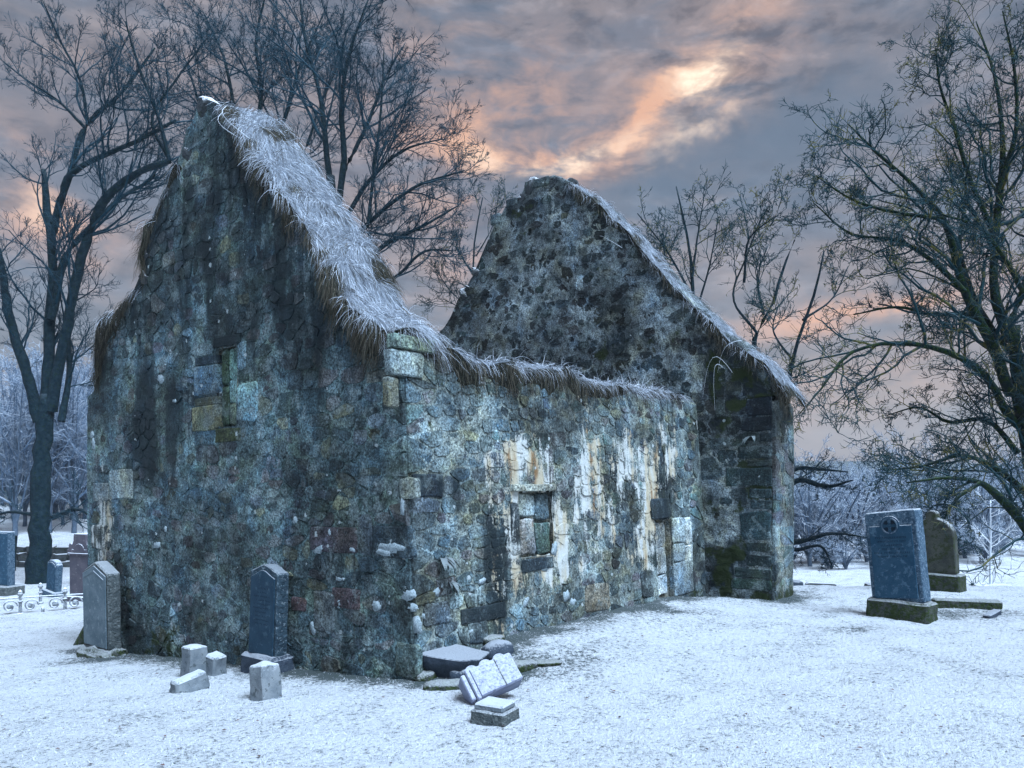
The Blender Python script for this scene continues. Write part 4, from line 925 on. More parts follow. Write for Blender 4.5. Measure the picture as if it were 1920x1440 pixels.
# kerb and fragment beside the blue-grey headstone
p = on_ground(1812, 1140)
k = stone_root('grave_kerb', p, facing(-.3, -1), 'low mossy stone grave kerb beside blue-grey headstone', 'kerb')
mesh_bm('kerb_stone', rough_side(box_bm(-.36, .36, -.08, .10, -.08, .10, .015), .012, 6, 5), M['mossy_stone'], k, True)
mesh_bm('kerb_return', rough_side(box_bm(-.5, -.37, -.12, .9, -.08, .075, .015), .012, 7, 5), M['mossy_stone'], k, True)
p = on_ground(1860, 1156)
o = mesh_bm('stone_fragment', rough_side(box_bm(-.17, .17, -.04, .04, -.02, .05, .01), .01, 8, 3), M['slab_stone'], None, True); o.location = p; o.rotation_euler = (0, R(-5), R(40)); tag(o, 'thin broken stone lying in the snow by the grave kerb', 'stone')

# dark slate headstone against the gable
p = C0 + Vv * Wg(529, 1200)[0] - U * .16
base_p = np.array([p[0], p[1], gz(p[0], p[1]) - .03])
hs = stone_root('headstone', base_p, facing(*NU), 'dark blue slate headstone with ogee top leaning on the near gable', 'headstone')
def ogee(w, h, n=8):
    L = [(-w, 0), (w, 0), (w, h - .075)]
    for i in range(1, 2 * n):
        x = w - 2 * w * i / (2 * n); L.append((x, h - .035 + .03 * math.cos(x / w * math.pi)))
    return L + [(-w, h - .075)]
mesh_bm('plinth', rough_side(box_bm(-.25, .25, -.13, .13, -.15, .20, .03), .03, 12, 6), M['slab_stone'], hs, True)
ob = tilt_mesh(mesh_bm('stone_body', rough_side(slab_bm(ogee(.215, .83), .125, .01), .008, 13, 4), M['slate_blue_rough'], hs, True), 'x', R(-2), .19)
mesh_bm('face_panel', slab_bm(ogee(.185, .78), .012, .003, -.072), M['slate_blue'], ob)
scribbles(ob, .28, .60, 10, .036, -.0785, M['engrave'], 8)

# pale grey headstone at the gable's left end
p = on_ground(193, 1228)
hs = stone_root('headstone', p, facing(*NU), 'pale grey headstone with pointed top and mossy foot by the gable corner', 'headstone')
ol = [(-.31, 0), (.31, 0), (.31, .87), (.28, .89), (.0, 1.0), (-.28, .89), (-.31, .87)]
ob = tilt_mesh(mesh_bm('stone_body', rough_side(slab_bm(ol, .15, .015), .012, 14, 5), M['sand_dark'], hs, True), 'x', R(1), .10)
mesh_bm('face_panel', slab_bm([(-.285, .02), (.285, .02), (.285, .85), (.0, .955), (-.285, .85)], .012, .004, -.086), M['sand_grey'], ob)
bm = slab_bm([(-.25, .81), (0, .90), (.25, .81), (.25, .795), (0, .885), (-.25, .795)], .01, 0, -.095)
mesh_bm('moulding', bm, M['sand_grey'], ob)
mesh_bm('plinth', rough_side(box_bm(-.38, .38, -.18, .17, -.2, .10, .07), .06, 15, 7), M['mossy_stone'], hs, True)
p2 = on_ground(150, 1205)
o = mesh_bm('leaning_slab', rough_side(box_bm(-.05, .06, -.2, .2, -.1, .36, .02), .015, 16, 3), M['mossy_stone'], None, True); o.location = p2; o.rotation_euler = (0, R(28), R(20)); tag(o, 'mossy slab propped behind the pale grey headstone', 'stone')

# boundary posts
def post(px, py, w, h, rz, tx, ty, label, name='stone_post', cap=True):
    p = on_ground(px, py); bm = bmesh.new(); hw = w / 2
    lv = [(-.12, 1.06), (h - w * .2, .92), (h, .0 if cap else .8)]
    rings = []
    for z, k in lv[:2]: rings.append([bm.verts.new((x * hw * k, y * hw * k, z)) for x, y in ((-1, -1), (1, -1), (1, 1), (-1, 1))])
    for i in range(4): bm.faces.new((rings[0][i], rings[0][(i + 1) % 4], rings[1][(i + 1) % 4], rings[1][i]))
    ap = bm.verts.new((0, 0, h))
    for i in range(4): bm.faces.new((rings[1][i], rings[1][(i + 1) % 4], ap))
    bm.faces.new(rings[0][::-1])
    bmesh.ops.bevel(bm, geom=bm.edges[:], offset=.008, segments=1, affect='EDGES'); rough_bm(bm, 6, .015, px)
    o = mesh_bm(name, bm, M['post_stone'], None, True); o.location = p; o.rotation_euler = (tx, ty, rz)
    return tag(o, label, 'post')
post(364, 1268, .18, .31, R(-38), 0, 0, 'upright grey stone post with pyramid top by the gable foot')
post(500, 1308, .175, .28, R(-38), R(-3), R(-11), 'tilted grey stone post with pyramid top in front of slate headstone')
p = on_ground(402, 1264); o = mesh_bm('broken_post_stub', rough_side(box_bm(-.085, .085, -.08, .08, -.1, .19, .015, .12), .022, 19, 6), M['post_stone'], None, True); o.location = p; o.rotation_euler = (R(4), R(10), R(-30)); tag(o, 'broken grey post stub beside the upright post', 'post')
p = on_ground(358, 1294); o = mesh_bm('fallen_post_piece', rough_side(box_bm(-.15, .15, -.075, .075, -.03, .13, .02, .1), .028, 21, 6), M['post_stone'], None, True); o.location = p; o.rotation_euler = (0, R(-12), R(48)); tag(o, 'frosted broken post piece lying in front of upright post', 'stone')

# big slab at the near corner, and the stones under it
p = on_ground(838, 1266) + np.array([-.06, 0.05, 0])
bm = bmesh.new()
ol = [(-.38, .06), (-.30, -.10), (-.05, -.21), (.22, -.22), (.36, -.10), (.40, .10), (.1, .19), (-.25, .17)]
lo = [bm.verts.new((x * .72 + .05, y * .72, -.11)) for x, y in ol]; md = [bm.verts.new((x * .97, y * .97, .04)) for x, y in ol]; up_ = [bm.verts.new((x, y, .085 + .02 * math.sin(i))) for i, (x, y) in enumerate(ol)]
bm.faces.new(lo[::-1]); bm.faces.new(up_)
for i in range(8):
    for a, b in ((lo, md), (md, up_)): bm.faces.new((a[i], a[(i + 1) % 8], b[(i + 1) % 8], b[i]))
bmesh.ops.bevel(bm, geom=bm.edges[:], offset=.008, segments=1, affect='EDGES')
o = mesh_bm('fallen_slab', rough_side(bm, .012, 25, 4), M['slab_stone'], None, True); o.location = p + np.array([0, 0, .115]); o.rotation_euler = (R(7), R(3), R(-8)); tag(o, 'large dark flat slab resting on rubble at the chapel corner', 'slab')
for (px, py, sx, sy, sz, rz, lab) in ((838, 1292, .17, .10, .06, 10, 'flat mossy stone under the dark slab, in front of it'), (905, 1276, .14, .11, .08, 30, 'rounded snowy mossy stone between the dark slab and the fallen carved stone'), (800, 1272, .10, .10, .07, -20, 'low mossy stone under the pointed end of the dark slab'),
                                   (935, 1228, .14, .09, .10, 35, 'small dark stone beside the blunt end of the dark slab'), (975, 1254, .17, .08, .06, 25, 'mossy stone half buried in snow above the fallen carved stone'), (1030, 1244, .12, .07, .03, 15, 'low mossy stone almost covered by snow along the side wall'),
                                   (868, 1270, .13, .12, .09, 5, 'dark rubble stone directly under the middle of the slab'), (1490, 1097, .12, .08, .07, 0, 'small dark stone in the snow beside the far buttress'), (925, 1205, .10, .08, .06, 40, 'small brown stone at the foot of the side wall behind the slab')):
    p = on_ground(px, py)
    bm = bmesh.new(); bmesh.ops.create_icosphere(bm, subdivisions=3, radius=1)
    for v in bm.verts:
        v.co = Vector([math.copysign(abs(c) ** .7, c) for c in v.co]); v.co.x *= sx; v.co.y *= sy; v.co.z *= sz
    bm.normal_update(); P = np.array([v.co[:] for v in bm.verts]); dd = .035 * fbm(P[:, 0] * 8 + px, P[:, 1] * 8, P[:, 2] * 8, 3, px)
    for v, q in zip(bm.verts, dd): v.co += v.normal * float(q)
    o = mesh_bm('mossy_stone', bm, M['mossy_stone'] if px not in (935, 1490, 868) else M['slab_stone'], None, True); o.location = p + np.array([0, 0, sz * .15]); o.rotation_euler = (0, 0, R(rz)); tag(o, lab, 'stone', 'loose stones around the chapel')

# fallen carved stone and its little base
p = on_ground(935, 1318)
fs = stone_root('fallen_carved_stone', p, R(20), 'fallen pale carved stone with moulded edges lying tipped in the snow', 'carved stone')
ob = mesh_bm('carved_block', rough_side(box_bm(-.17, .17, -.085, .085, 0, .22, .01), .004, 31, 3), M['marble'], fs, True); ob.location = (.03, .03, .07); ob.rotation_euler = (R(-38), R(-17), R(4))
mesh_bm('end_moulding', rough_side(box_bm(-.205, -.172, -.1, .1, -.015, .225, .008), .003, 32, 2), M['marble'], ob, True)
mesh_bm('end_moulding', rough_side(box_bm(-.245, -.208, -.085, .085, .0, .20, .008), .003, 34, 2), M['marble'], ob, True)
sc_ = [(-.17, .2), (.17, .2), (.17, .235)] + arc(.115, .235, .055, 0, 180, 6)[1:] + arc(0, .235, .055, 0, 180, 6)[1:] + arc(-.115, .235, .055, 0, 180, 6)[1:]
mesh_bm('scalloped_crest', rough_side(slab_bm(sc_, .05, .005, .07), .002, 36, 1), M['marble'], ob, True)
mesh_bm('centre_band', box_bm(.03, .04, -.089, -.07, .005, .215, .002), M['sand_dark'], ob)
p = on_ground(928, 1352)
bs = stone_root('carved_base', p, R(-28), 'small square stepped base with snow on top before the fallen carved stone', 'stone base')
mesh_bm('base_block', rough_side(box_bm(-.125, .125, -.11, .11, -.08, .085, .01), .014, 35, 6), M['sand_dark'], bs, True)
mesh_bm('upper_step', rough_side(box_bm(-.105, .105, -.09, .09, .083, .125, .01), .012, 36, 6), M['post_stone'], bs, True)

# graves beyond the gable, left
def shoulder(w, h):
    return [(-w, 0), (w, 0), (w, h * .88), (w * .8, h * .9)] + [(w * .8 * math.cos(R(a)), h * .9 + h * .1 * math.sin(R(a))) for a in range(20, 180, 20)] + [(-w * .8, h * .9), (-w, h * .88)]
p = on_ground(4, 1114)
hs = stone_root('headstone', p, facing(-.35, -.94), 'tall square-topped blue-grey headstone on plinth beside the big left tree', 'headstone')
ob = mesh_bm('stone_body', slab_bm([(-.3, .18), (.3, .18), (.3, 1.36), (-.3, 1.36)], .16, .015), M['granite_rough'], hs); mesh_bm('face_panel', slab_bm([(-.27, .22), (.27, .22), (.27, 1.32), (-.27, 1.32)], .01, .003, -.086), M['granite_blue'], ob)
mesh_bm('plinth', rough_side(box_bm(-.42, .42, -.22, .22, -.15, .2, .02), .012, 41, 3), M['sand_dark'], hs, True)
p = on_ground(100, 1118)
hs = stone_root('headstone', p, facing(-.55, -.83), 'small blue-grey headstone tilted to one side behind the iron railing', 'headstone', (0, R(7)))
ob = mesh_bm('stone_body', slab_bm([(x, z + .12) for x, z in shoulder(.20, .66)], .13, .012), M['granite_rough'], hs); mesh_bm('face_panel', slab_bm([(x, z + .16) for x, z in shoulder(.165, .57)], .01, .003, -.072), M['granite_blue'], ob)
mesh_bm('plinth', box_bm(-.27, .27, -.13, .13, -.15, .13, .015), M['granite_rough'], hs)
p = on_ground(157, 1126)
hs = stone_root('headstone', p, facing(-.35, -.94), 'ornate reddish headstone with scrolled shoulders beside the gable corner', 'headstone')
half = [(.27, 0), (.27, .93), (.33, .95), (.34, 1.0), (.29, 1.04), (.30, 1.10), (.26, 1.16), (.20, 1.13), (.17, 1.20), (.17, 1.28), (.15, 1.34)]
mesh_bm('stone_body', rough_side(slab_bm([(-x, z) for x, z in half[::-1]][::-1][::-1] and [(x, z) for x, z in half] + [(-x, z) for x, z in half[::-1]], .2, .012), .004, 43, 1), M['sand_red'], hs)
bm = slab_bm([(-.2, .96), (.2, .96), (.19, 1.03)] + arc(0, 1.0, .14, 10, 170, 8) + [(-.19, 1.03)], .02, .005, -.108); mesh_bm('carved_tympanum', bm, M['sand_red'], hs)
mesh_bm('cornice', box_bm(-.30, .30, -.13, .13, .915, .955, .008), M['sand_red'], hs)
mesh_bm('plinth', box_bm(-.38, .38, -.17, .17, -.12, .10, .015), M['sand_red'], hs)

# cast-iron grave railing
def tube_pts(bm, pts, r, k=6):
    prev = None; pts = [np.array(q, float) for q in pts]
    for i, q in enumerate(pts):
        t = unit((pts[min(i + 1, len(pts) - 1)] - pts[max(i - 1, 0)])[None])[0]; a = unit(np.cross(t, [.31, .2, .93])[None])[0]; b = np.cross(t, a)
        ring = [bm.verts.new(q + r * (math.cos(x) * a + math.sin(x) * b)) for x in np.arange(k) / k * 6.283]
        if prev: [bm.faces.new((prev[j], prev[(j + 1) % k], ring[(j + 1) % k], ring[j])) for j in range(k)]
        else: bm.faces.new(ring[::-1])
        prev = ring
    bm.faces.new(prev)
A, B = on_ground(38, 1150), on_ground(122, 1143)
L_ = float(np.linalg.norm(B - A)); dr = (B - A) / L_
rl = stone_root('grave_railing', A, math.atan2(dr[1], dr[0]), 'low frosted iron grave railing with scrolls and finial posts on the snow', 'railing')
def railing_post(x, y, h):
    bm = bmesh.new(); prof = [(.0, .05), (.04, .05), (.05, .03), (h * .5, .024), (h * .52, .04), (h * .56, .04), (h * .58, .022), (h * .75, .022), (h * .78, .04), (h * .84, .045), (h * .9, .028), (h * .93, .034), (h, .004)]
    prev = None
    for z, r in prof:
        ring = [bm.verts.new((x + r * math.cos(a), y + r * math.sin(a), z - .04)) for a in np.arange(8) / 8 * 6.283]
        if prev: [bm.faces.new((prev[j], prev[(j + 1) % 8], ring[(j + 1) % 8], ring[j])) for j in range(8)]
        prev = ring
    bm.faces.new(prev); mesh_bm('finial_post', bm, M['iron'], rl, True)
for x, y, h in ((0, 0, .46), (L_, 0, .46), (2 * L_, .05, .4), (L_ * .35, 1.3, .42), (-L_, 0, .42)): railing_post(x, y, h)
for sx in (0, L_):
    for sg in (-1, 1):
        bm = bmesh.new(); cx = sx + sg * .16
        tube_pts(bm, [(cx + (.12 - .10 * k / 26) * math.cos(k / 26 * 9 + (0 if sg > 0 else 3.14)) * sg, 0, .13 + (.12 - .10 * k / 26) * math.sin(k / 26 * 9)) for k in range(27)], .013)
        mesh_bm('scroll', bm, M['iron'], rl, True)
        bm = bmesh.new(); bmesh.ops.create_uvsphere(bm, u_segments=10, v_segments=6, radius=.05); 
        for v in bm.verts: v.co = Vector((v.co.x + cx, v.co.y * .35, v.co.z + .13))
        mesh_bm('rosette', bm, M['iron'], rl, True)
for y, x0, x1, z in ((0, -L_, 2 * L_ + .1, .27), ):
    bm = bmesh.new(); tube_pts(bm, [(x0, y, z), ((x0 + x1) / 2, y, z + .012), (x1, y, z)], .014); mesh_bm('rail', bm, M['iron'], rl, True)
bm = bmesh.new(); tube_pts(bm, [(L_ * .5, -.05, -.03), (L_ * .5, -.05, .10)], .03, 7); mesh_bm('broken_stub', bm, M['iron'], rl, True)

# dry-stone dyke behind the left graves and edging on the right
def dyke(name, A, B, courses, h, label, cat, size=(.2, .45), thick=.35):
    A = np.array(A, float); B = np.array(B, float); d = B - A; L = np.linalg.norm(d[:2]); root = empty(name, (A[0], A[1], gz(A[0], A[1])), math.atan2(d[1], d[0])); tag(root, label, cat)
    protos = []
    for k in range(6):
        bm = bmesh.new(); bmesh.ops.create_cube(bm, size=1); bmesh.ops.bevel(bm, geom=bm.edges[:], offset=.13, segments=1, affect='EDGES')
        for v in bm.verts: v.co += Vector(rng.uniform(-.07, .07, 3))
        me = bpy.data.meshes.new('stone'); bm.to_mesh(me); bm.free(); me.materials.append(M['dyke']); protos.append(me)
    for c in range(courses):
        x = -random.uniform(0, .2)
        while x < L:
            w = random.uniform(*size); hh = h / courses
            q = A + d * (x + w / 2) / L; 
            if courses == 1 and random.random() < .3: x += w; continue
            o = bpy.data.objects.new('stone', random.choice(protos)); link(o, root)
            o.location = (x + w / 2, random.uniform(-.04, .04), gz(q[0], q[1]) - root.location.z + hh * (c + .42) - .03); o.scale = (w * 1.04, thick * random.uniform(.85, 1.1), hh * random.uniform(1.0, 1.2)); o.rotation_euler = (random.uniform(-.08, .08), random.uniform(-.08, .08), random.uniform(-.06, .06)); x += w
    return root
dyke('dry_stone_dyke', (-17.5, 21.0), (-9.0, 22.5), 3, .62, 'low dark dry-stone dyke behind the left gravestones and tree', 'wall')
dyke('stone_edging', (4.6, 11.9), (10.8, 11.4), 1, .09, 'low dark stone edging along the churchyard end behind the right headstones', 'edging', (.2, .5), .22)
for k, (px, py, Y) in enumerate(((48, 1092, 21.4), (110, 1090, 21.6))):
    x = (px - 960) / F * Y; bm = bmesh.new(); tube_pts(bm, [(0, 0, -.2), (.02, 0, .45), (.05, .01, .95)], .04, 7)
    o = mesh_bm('fence_post', bm, M['bark'], None, True); o.location = (x, Y - .5, gz(x, Y - .5)); tag(o, ('short leaning wooden post against the dyke beside the big left tree', 'wooden fence post by the dyke behind the small tilted headstone')[k], 'post')

# ------------------------------------------------------------------ trees
def tubes(P, Rr, k):
    """P (B,n,3) polylines, Rr (B,n) radii -> verts, quads"""
    B, n, _ = P.shape
    t = unit(np.gradient(P, axis=1)); ref = np.where(np.abs(t[..., 2:3]) > .9, np.array([1., 0, 0]), np.array([0, 0, 1.]))
    a = unit(np.cross(t, ref)); b = np.cross(t, a)
    ang = np.arange(k) / k * 2 * math.pi
    V = P[:, :, None, :] + Rr[:, :, None, None] * (np.cos(ang)[None, None, :, None] * a[:, :, None, :] + np.sin(ang)[None, None, :, None] * b[:, :, None, :])
    idx = (np.arange(B) * n * k)[:, None, None] + (np.arange(n - 1) * k)[None, :, None] + np.arange(k)[None, None, :]
    nx = (np.arange(B) * n * k)[:, None, None] + (np.arange(n - 1) * k)[None, :, None] + ((np.arange(k) + 1) % k)[None, None, :]
    q = np.stack([idx, nx, nx + k, idx + k], -1).reshape(-1, 4)
    return V.reshape(-1, 3), q
def smooth_path(pts, rad, n=16, wob=0.0):
    pts = np.array(pts, float); m = len(pts); cum = np.concatenate([[0], np.cumsum(np.linalg.norm(np.diff(pts, axis=0), axis=1))])
    s = np.linspace(0, cum[-1], n); out = np.zeros((n, 3))
    tg_ = np.gradient(pts, cum, axis=0)
    for i, x in enumerate(s):
        j = min(max(np.searchsorted(cum, x, 'right') - 1, 0), m - 2); h = cum[j + 1] - cum[j]; u = (x - cum[j]) / h
        out[i] = (2 * u ** 3 - 3 * u ** 2 + 1) * pts[j] + (u ** 3 - 2 * u * u + u) * h * tg_[j] + (-2 * u ** 3 + 3 * u * u) * pts[j + 1] + (u ** 3 - u * u) * h * tg_[j + 1]
    r = np.interp(s, cum, np.interp(np.linspace(0, 1, m), np.linspace(0, 1, len(rad)), rad))
    if wob: out[1:-1] += rng.normal(0, 1, (n - 2, 3)) * wob * r[1:-1, None] 
    return out, r
def grow(S, Dr, L, n, wig, up):
    P = [S]; d = unit(Dr); st = (L / (n - 1))[:, None]; p = S
    for i in range(n - 1):
        d = unit(d + wig * rng.normal(0, 1, d.shape) + up); p = p + d * st; P.append(p)
    return np.stack(P, 1)
def kids(P, Rr, num, t0, t1, ang, ratio, n, wig, up, rk=.62, rmin=.004, lenfix=None, dirbias=None):
    """num children for every parent polyline"""
    B, m, _ = P.shape; Lp = np.linalg.norm(np.diff(P, axis=1), axis=2).sum(1)
    pi = np.repeat(np.arange(B), num); t = rng.uniform(t0, t1, len(pi)); f = t * (m - 1); i = np.minimum(f.astype(int), m - 2); w = (f - i)[:, None]
    S = P[pi, i] * (1 - w) + P[pi, i + 1] * w; tn = unit(P[pi, i + 1] - P[pi, i]); r = Rr[pi, i] * (1 - w[:, 0]) + Rr[pi, i + 1] * w[:, 0]
    pr = unit(np.cross(tn, rng.normal(0, 1, tn.shape))); a = np.radians(rng.uniform(*ang, len(pi)))[:, None]
    Dr = np.cos(a) * tn + np.sin(a) * pr
    if dirbias is not None: Dr = Dr + dirbias
    L = (Lp[pi] if lenfix is None else np.full(len(pi), lenfix)) * ratio * rng.uniform(.55, 1.25, len(pi)) * (1.15 - .55 * t)
    C = grow(S, Dr, L, n, wig, up); r0 = np.maximum(np.minimum(r * rk, L * .015), rmin)
    return C, r0[:, None] * np.linspace(1, .36, n)[None, :]
def tree(name, label, base, limbs, levels, mats=('bark', 'twig'), group=None, trunk=None, twigmin=.005, cat='tree', rs=1.0):
    """limbs: list of (points, radii); first trunk; levels: list of dict for kids"""
    root = empty(name, tuple(base)); tag(root, label, cat, group); inv = -np.array(base)
    limbs = [(p_, tuple(x * rs for x in r_)) for p_, r_ in limbs]; allP, allR = [], []
    for k, (pts, rad) in enumerate(limbs):
        P, r = smooth_path(pts, rad, 18, .10)
        V, q = tubes(P[None], r[None] * (1 + .08 * rng.uniform(-1, 1, (1, len(r)))), 9)
        capi = len(V); V = np.concatenate([V, P[-1:]]); tr = [(capi - 9 + i, capi - 9 + (i + 1) % 9, capi) for i in range(9)]
        mesh_np('trunk' if k == 0 else 'limb', V + inv, q, M[mats[0]], root, True, None, tr)
        if not (k == 0 and trunk == 'bare'): allP.append(P); allR.append(r)
    P = np.stack(allP); Rr = np.stack(allR); Vs, Qs = [], []; off = 0
    for lv in levels:
        lv = dict(lv); k = lv.pop('sides', 3); keep = lv.pop('keep', None)
        P, Rr = kids(P, Rr, **lv, rmin=twigmin)
        V, q = tubes(P, Rr, k); Vs.append(V + inv); Qs.append(q + off); off += len(V)
    o = mesh_np('crown_twigs', np.concatenate(Vs), np.concatenate(Qs), M[mats[1]], root, True); o['kind'] = 'stuff'
    return root
UPV = np.array([0, 0, 1.])
def px_path(pp, Y, dY=0.0):
    n = len(pp); return [at(x, y, Y + dY * i / max(n - 1, 1)) for i, (x, y) in enumerate(pp)]

# big tree, left
Y = 18.5
b0 = at(72, 1090, Y); b0[2] = gz(b0[0], b0[1]) - .1
limbs = [([b0] + px_path([(74, 1040), (78, 900), (82, 800), (90, 740)], Y), (.50, .40, .33, .31, .28)),
         (px_path([(88, 780), (92, 640), (98, 480), (88, 390), (82, 318)], Y, .6), (.25, .2, .17, .14, .09)),
         (px_path([(95, 770), (120, 640), (155, 480), (205, 365), (270, 318), (318, 302)], Y, -1.0), (.24, .19, .17, .15, .12, .10)),
         (px_path([(95, 600), (130, 470), (175, 420), (235, 365), (285, 335), (300, 270)], Y, 1.5), (.15, .13, .10, .08, .06, .04)),
         (px_path([(100, 420), (130, 330), (160, 240), (235, 165), (290, 90)], Y, 1.0), (.13, .12, .10, .07, .04)),
         (px_path([(100, 440), (130, 330), (200, 290), (255, 265), (330, 225)], Y, -1.2), (.12, .11, .09, .07, .05)),
         (px_path([(318, 302), (300, 230), (262, 130), (235, 40)], Y - 1.0, -.5), (.08, .06, .05, .025)),
         (px_path([(318, 302), (285, 220), (330, 150), (390, 70)], Y - 1.0, .8), (.07, .05, .04, .02)),
         (px_path([(160, 240), (110, 190), (50, 150), (0, 110)], Y + .6, .5), (.07, .05, .04, .02)),
         (px_path([(165, 235), (150, 150), (110, 70), (80, 0)], Y + .6, -.5), (.07, .05, .04, .02)),
         (px_path([(75, 790), (50, 700), (20, 600), (5, 520), (-2, 465)], Y, -.6), (.24, .20, .17, .14, .07)),
         (px_path([(115, 790), (130, 700), (128, 600), (150, 500)], Y, .8), (.14, .11, .09, .04)),
         (px_path([(100, 970), (150, 955), (190, 985), (230, 980)], Y, -1.4), (.10, .07, .05, .03)),
         (px_path([(60, 965), (20, 960), (-30, 975)], Y, .6), (.08, .06, .03))]
LV = [dict(num=14, t0=.2, t1=1.0, ang=(25, 65), ratio=.40, n=9, wig=.14, up=UPV * .10, sides=4), dict(num=6, t0=.15, t1=1.0, ang=(20, 55), ratio=.55, n=7, wig=.16, up=UPV * .08, sides=3), dict(num=5, t0=.15, t1=1.0, ang=(20, 55), ratio=.55, n=5, wig=.18, up=UPV * .05, sides=3), dict(num=2, t0=.1, t1=1.0, ang=(20, 60), ratio=.55, n=3, wig=.2, up=UPV * .03, sides=3)]
tree('bare_tree', 'big bare tree with snapped snag top beside the chapel gable', b0, limbs, LV, ('bark', 'twig'), 'bare trees around the chapel', 'bare', .006, rs=.62)

# fan of stems behind the near gable
Y = 19.0
b0 = at(625, 1110, Y); b0[2] = gz(b0[0], b0[1]) - .1
limbs = [([b0] + px_path([(628, 800), (630, 560), (625, 420), (620, 330)], Y), (.36, .3, .26, .2, .16)),
         (px_path([(622, 400), (612, 280), (600, 180), (570, 60), (560, -30)], Y, .6), (.15, .12, .09, .06, .03)),
         (px_path([(628, 420), (645, 300), (640, 200), (655, 100), (690, 0)], Y, -.8), (.15, .12, .1, .06, .03)),
         (px_path([(640, 330), (690, 230), (720, 150), (760, 80)], Y, 1.0), (.09, .07, .05, .02)),
         (px_path([(632, 480), (690, 420), (780, 350), (870, 320)], Y, -1.0), (.12, .09, .06, .025)),
         (px_path([(632, 440), (700, 330), (760, 280), (830, 260)], Y, .5), (.1, .08, .05, .02)),
         (px_path([(632, 540), (720, 460), (800, 420), (860, 385)], Y, .3), (.11, .09, .06, .025)),
         (px_path([(635, 560), (740, 520), (800, 470), (850, 470)], Y, 1.0), (.09, .07, .05, .02)),
         (px_path([(690, 420), (700, 330), (715, 200), (720, 90)], Y - .6, .3), (.07, .06, .045, .02))]
LV2 = [dict(num=15, t0=.2, t1=1.0, ang=(25, 60), ratio=.44, n=8, wig=.13, up=UPV * .05, sides=4), dict(num=7, t0=.15, t1=1.0, ang=(22, 58), ratio=.5, n=6, wig=.16, up=UPV * .03, sides=3), dict(num=6, t0=.15, t1=1.0, ang=(22, 58), ratio=.52, n=5, wig=.15, up=UPV * .05, sides=3), dict(num=3, t0=.1, t1=1.0, ang=(18, 50), ratio=.6, n=3, wig=.15, up=UPV * .03, sides=3)]
tree('bare_tree', 'tall fan-shaped bare tree rising behind the right slope of near gable', b0, limbs, LV2, ('bark', 'twig'), 'bare trees around the chapel', 'bare', .0055, rs=.62)
Y = 23.0
b0 = at(455, 1090, Y); b0[2] = gz(b0[0], b0[1]) - .1
limbs = [([b0] + px_path([(458, 700), (455, 450), (460, 300)], Y), (.36, .3, .24, .17)),
         (px_path([(458, 330), (440, 210), (420, 110), (380, 20)], Y, .6), (.13, .1, .07, .03)),
         (px_path([(460, 300), (490, 180), (480, 80), (500, -20)], Y, -.8), (.13, .1, .07, .03)),
         (px_path([(460, 330), (530, 230), (560, 130), (610, 20)], Y, .8), (.12, .1, .06, .03)),
         (px_path([(470, 360), (560, 300), (600, 200), (640, 110)], Y, -.5), (.1, .08, .05, .02)),
         (px_path([(450, 340), (390, 240), (360, 150), (340, 90)], Y, .2), (.1, .08, .05, .02))]
tree('bare_tree', 'dense bare tree directly behind the apex of near gable', b0, limbs, [dict(LV2[0], num=16), dict(LV2[1], num=8), LV2[2], LV2[3]], ('bark', 'twig'), 'bare trees around the chapel', 'bare', .0065, rs=.6)

# slim trees behind the far gable
def slim(stems, Y, base, label, num=10, r=.06):
    b0 = at(*base, Y); b0[2] = gz(b0[0], b0[1]) - .1; limbs = []
    for k, s in enumerate(stems):
        pts = px_path(s, Y, rng.uniform(-.6, .6))
        if k == 0: pts = [b0] + pts
        limbs.append((pts, (r * 1.8, r, .02) if k == 0 else (r * .7, r * .45, .015)))
    L = [dict(num=num, t0=.35, t1=1.0, ang=(22, 55), lenfix=1.35, ratio=.9, n=7, wig=.20, up=UPV * .10, sides=4), dict(num=6, t0=.15, t1=1.0, ang=(25, 60), ratio=.5, n=6, wig=.26, up=UPV * .06, sides=3), dict(num=4, t0=.15, t1=1.0, ang=(25, 65), ratio=.5, n=5, wig=.30, up=UPV * .04, sides=3), dict(num=2, t0=.2, t1=1.0, ang=(25, 65), ratio=.5, n=4, wig=.3, up=UPV * .02, sides=3)]
    tree('slim_tree', label, b0, limbs, L, ('bark', 'twig_green'), 'slim bare trees behind the far gable', None, .0065, rs=.72)
slim([[(1300, 700), (1300, 560), (1290, 450), (1268, 350)], [(1300, 600), (1330, 500), (1345, 420)], [(1300, 560), (1250, 470), (1195, 400)], [(1298, 520), (1310, 430), (1320, 370)], [(1300, 620), (1260, 540), (1240, 440)]], 18, (1302, 1080), 'slim bare tree with rounded crown behind middle of far gable slope')
slim([[(1418, 760), (1420, 620), (1445, 580), (1470, 500), (1490, 450)], [(1420, 625), (1375, 560), (1400, 480), (1430, 400)], [(1395, 530), (1410, 440), (1455, 405)], [(1432, 590), (1420, 520), (1440, 460)]], 16.5, (1420, 1090), 'slim forked bare tree behind the lower end of far gable')
slim([[(1470, 760), (1490, 660), (1530, 540), (1545, 470)], [(1490, 680), (1450, 620), (1460, 570)], [(1505, 600), (1560, 560), (1590, 500)]], 15.0, (1465, 1090), 'slim leaning bare tree beside the far gable buttress', 9, .05)
slim([[(905, 640), (888, 540), (890, 450), (905, 370)], [(890, 520), (860, 470), (850, 440)], [(893, 480), (925, 420), (935, 365)], [(897, 590), (840, 540), (815, 500)], [(897, 600), (850, 570), (830, 560)]], 21, (905, 1080), 'small wispy bare tree in the gap between the two gables', 8, .04)

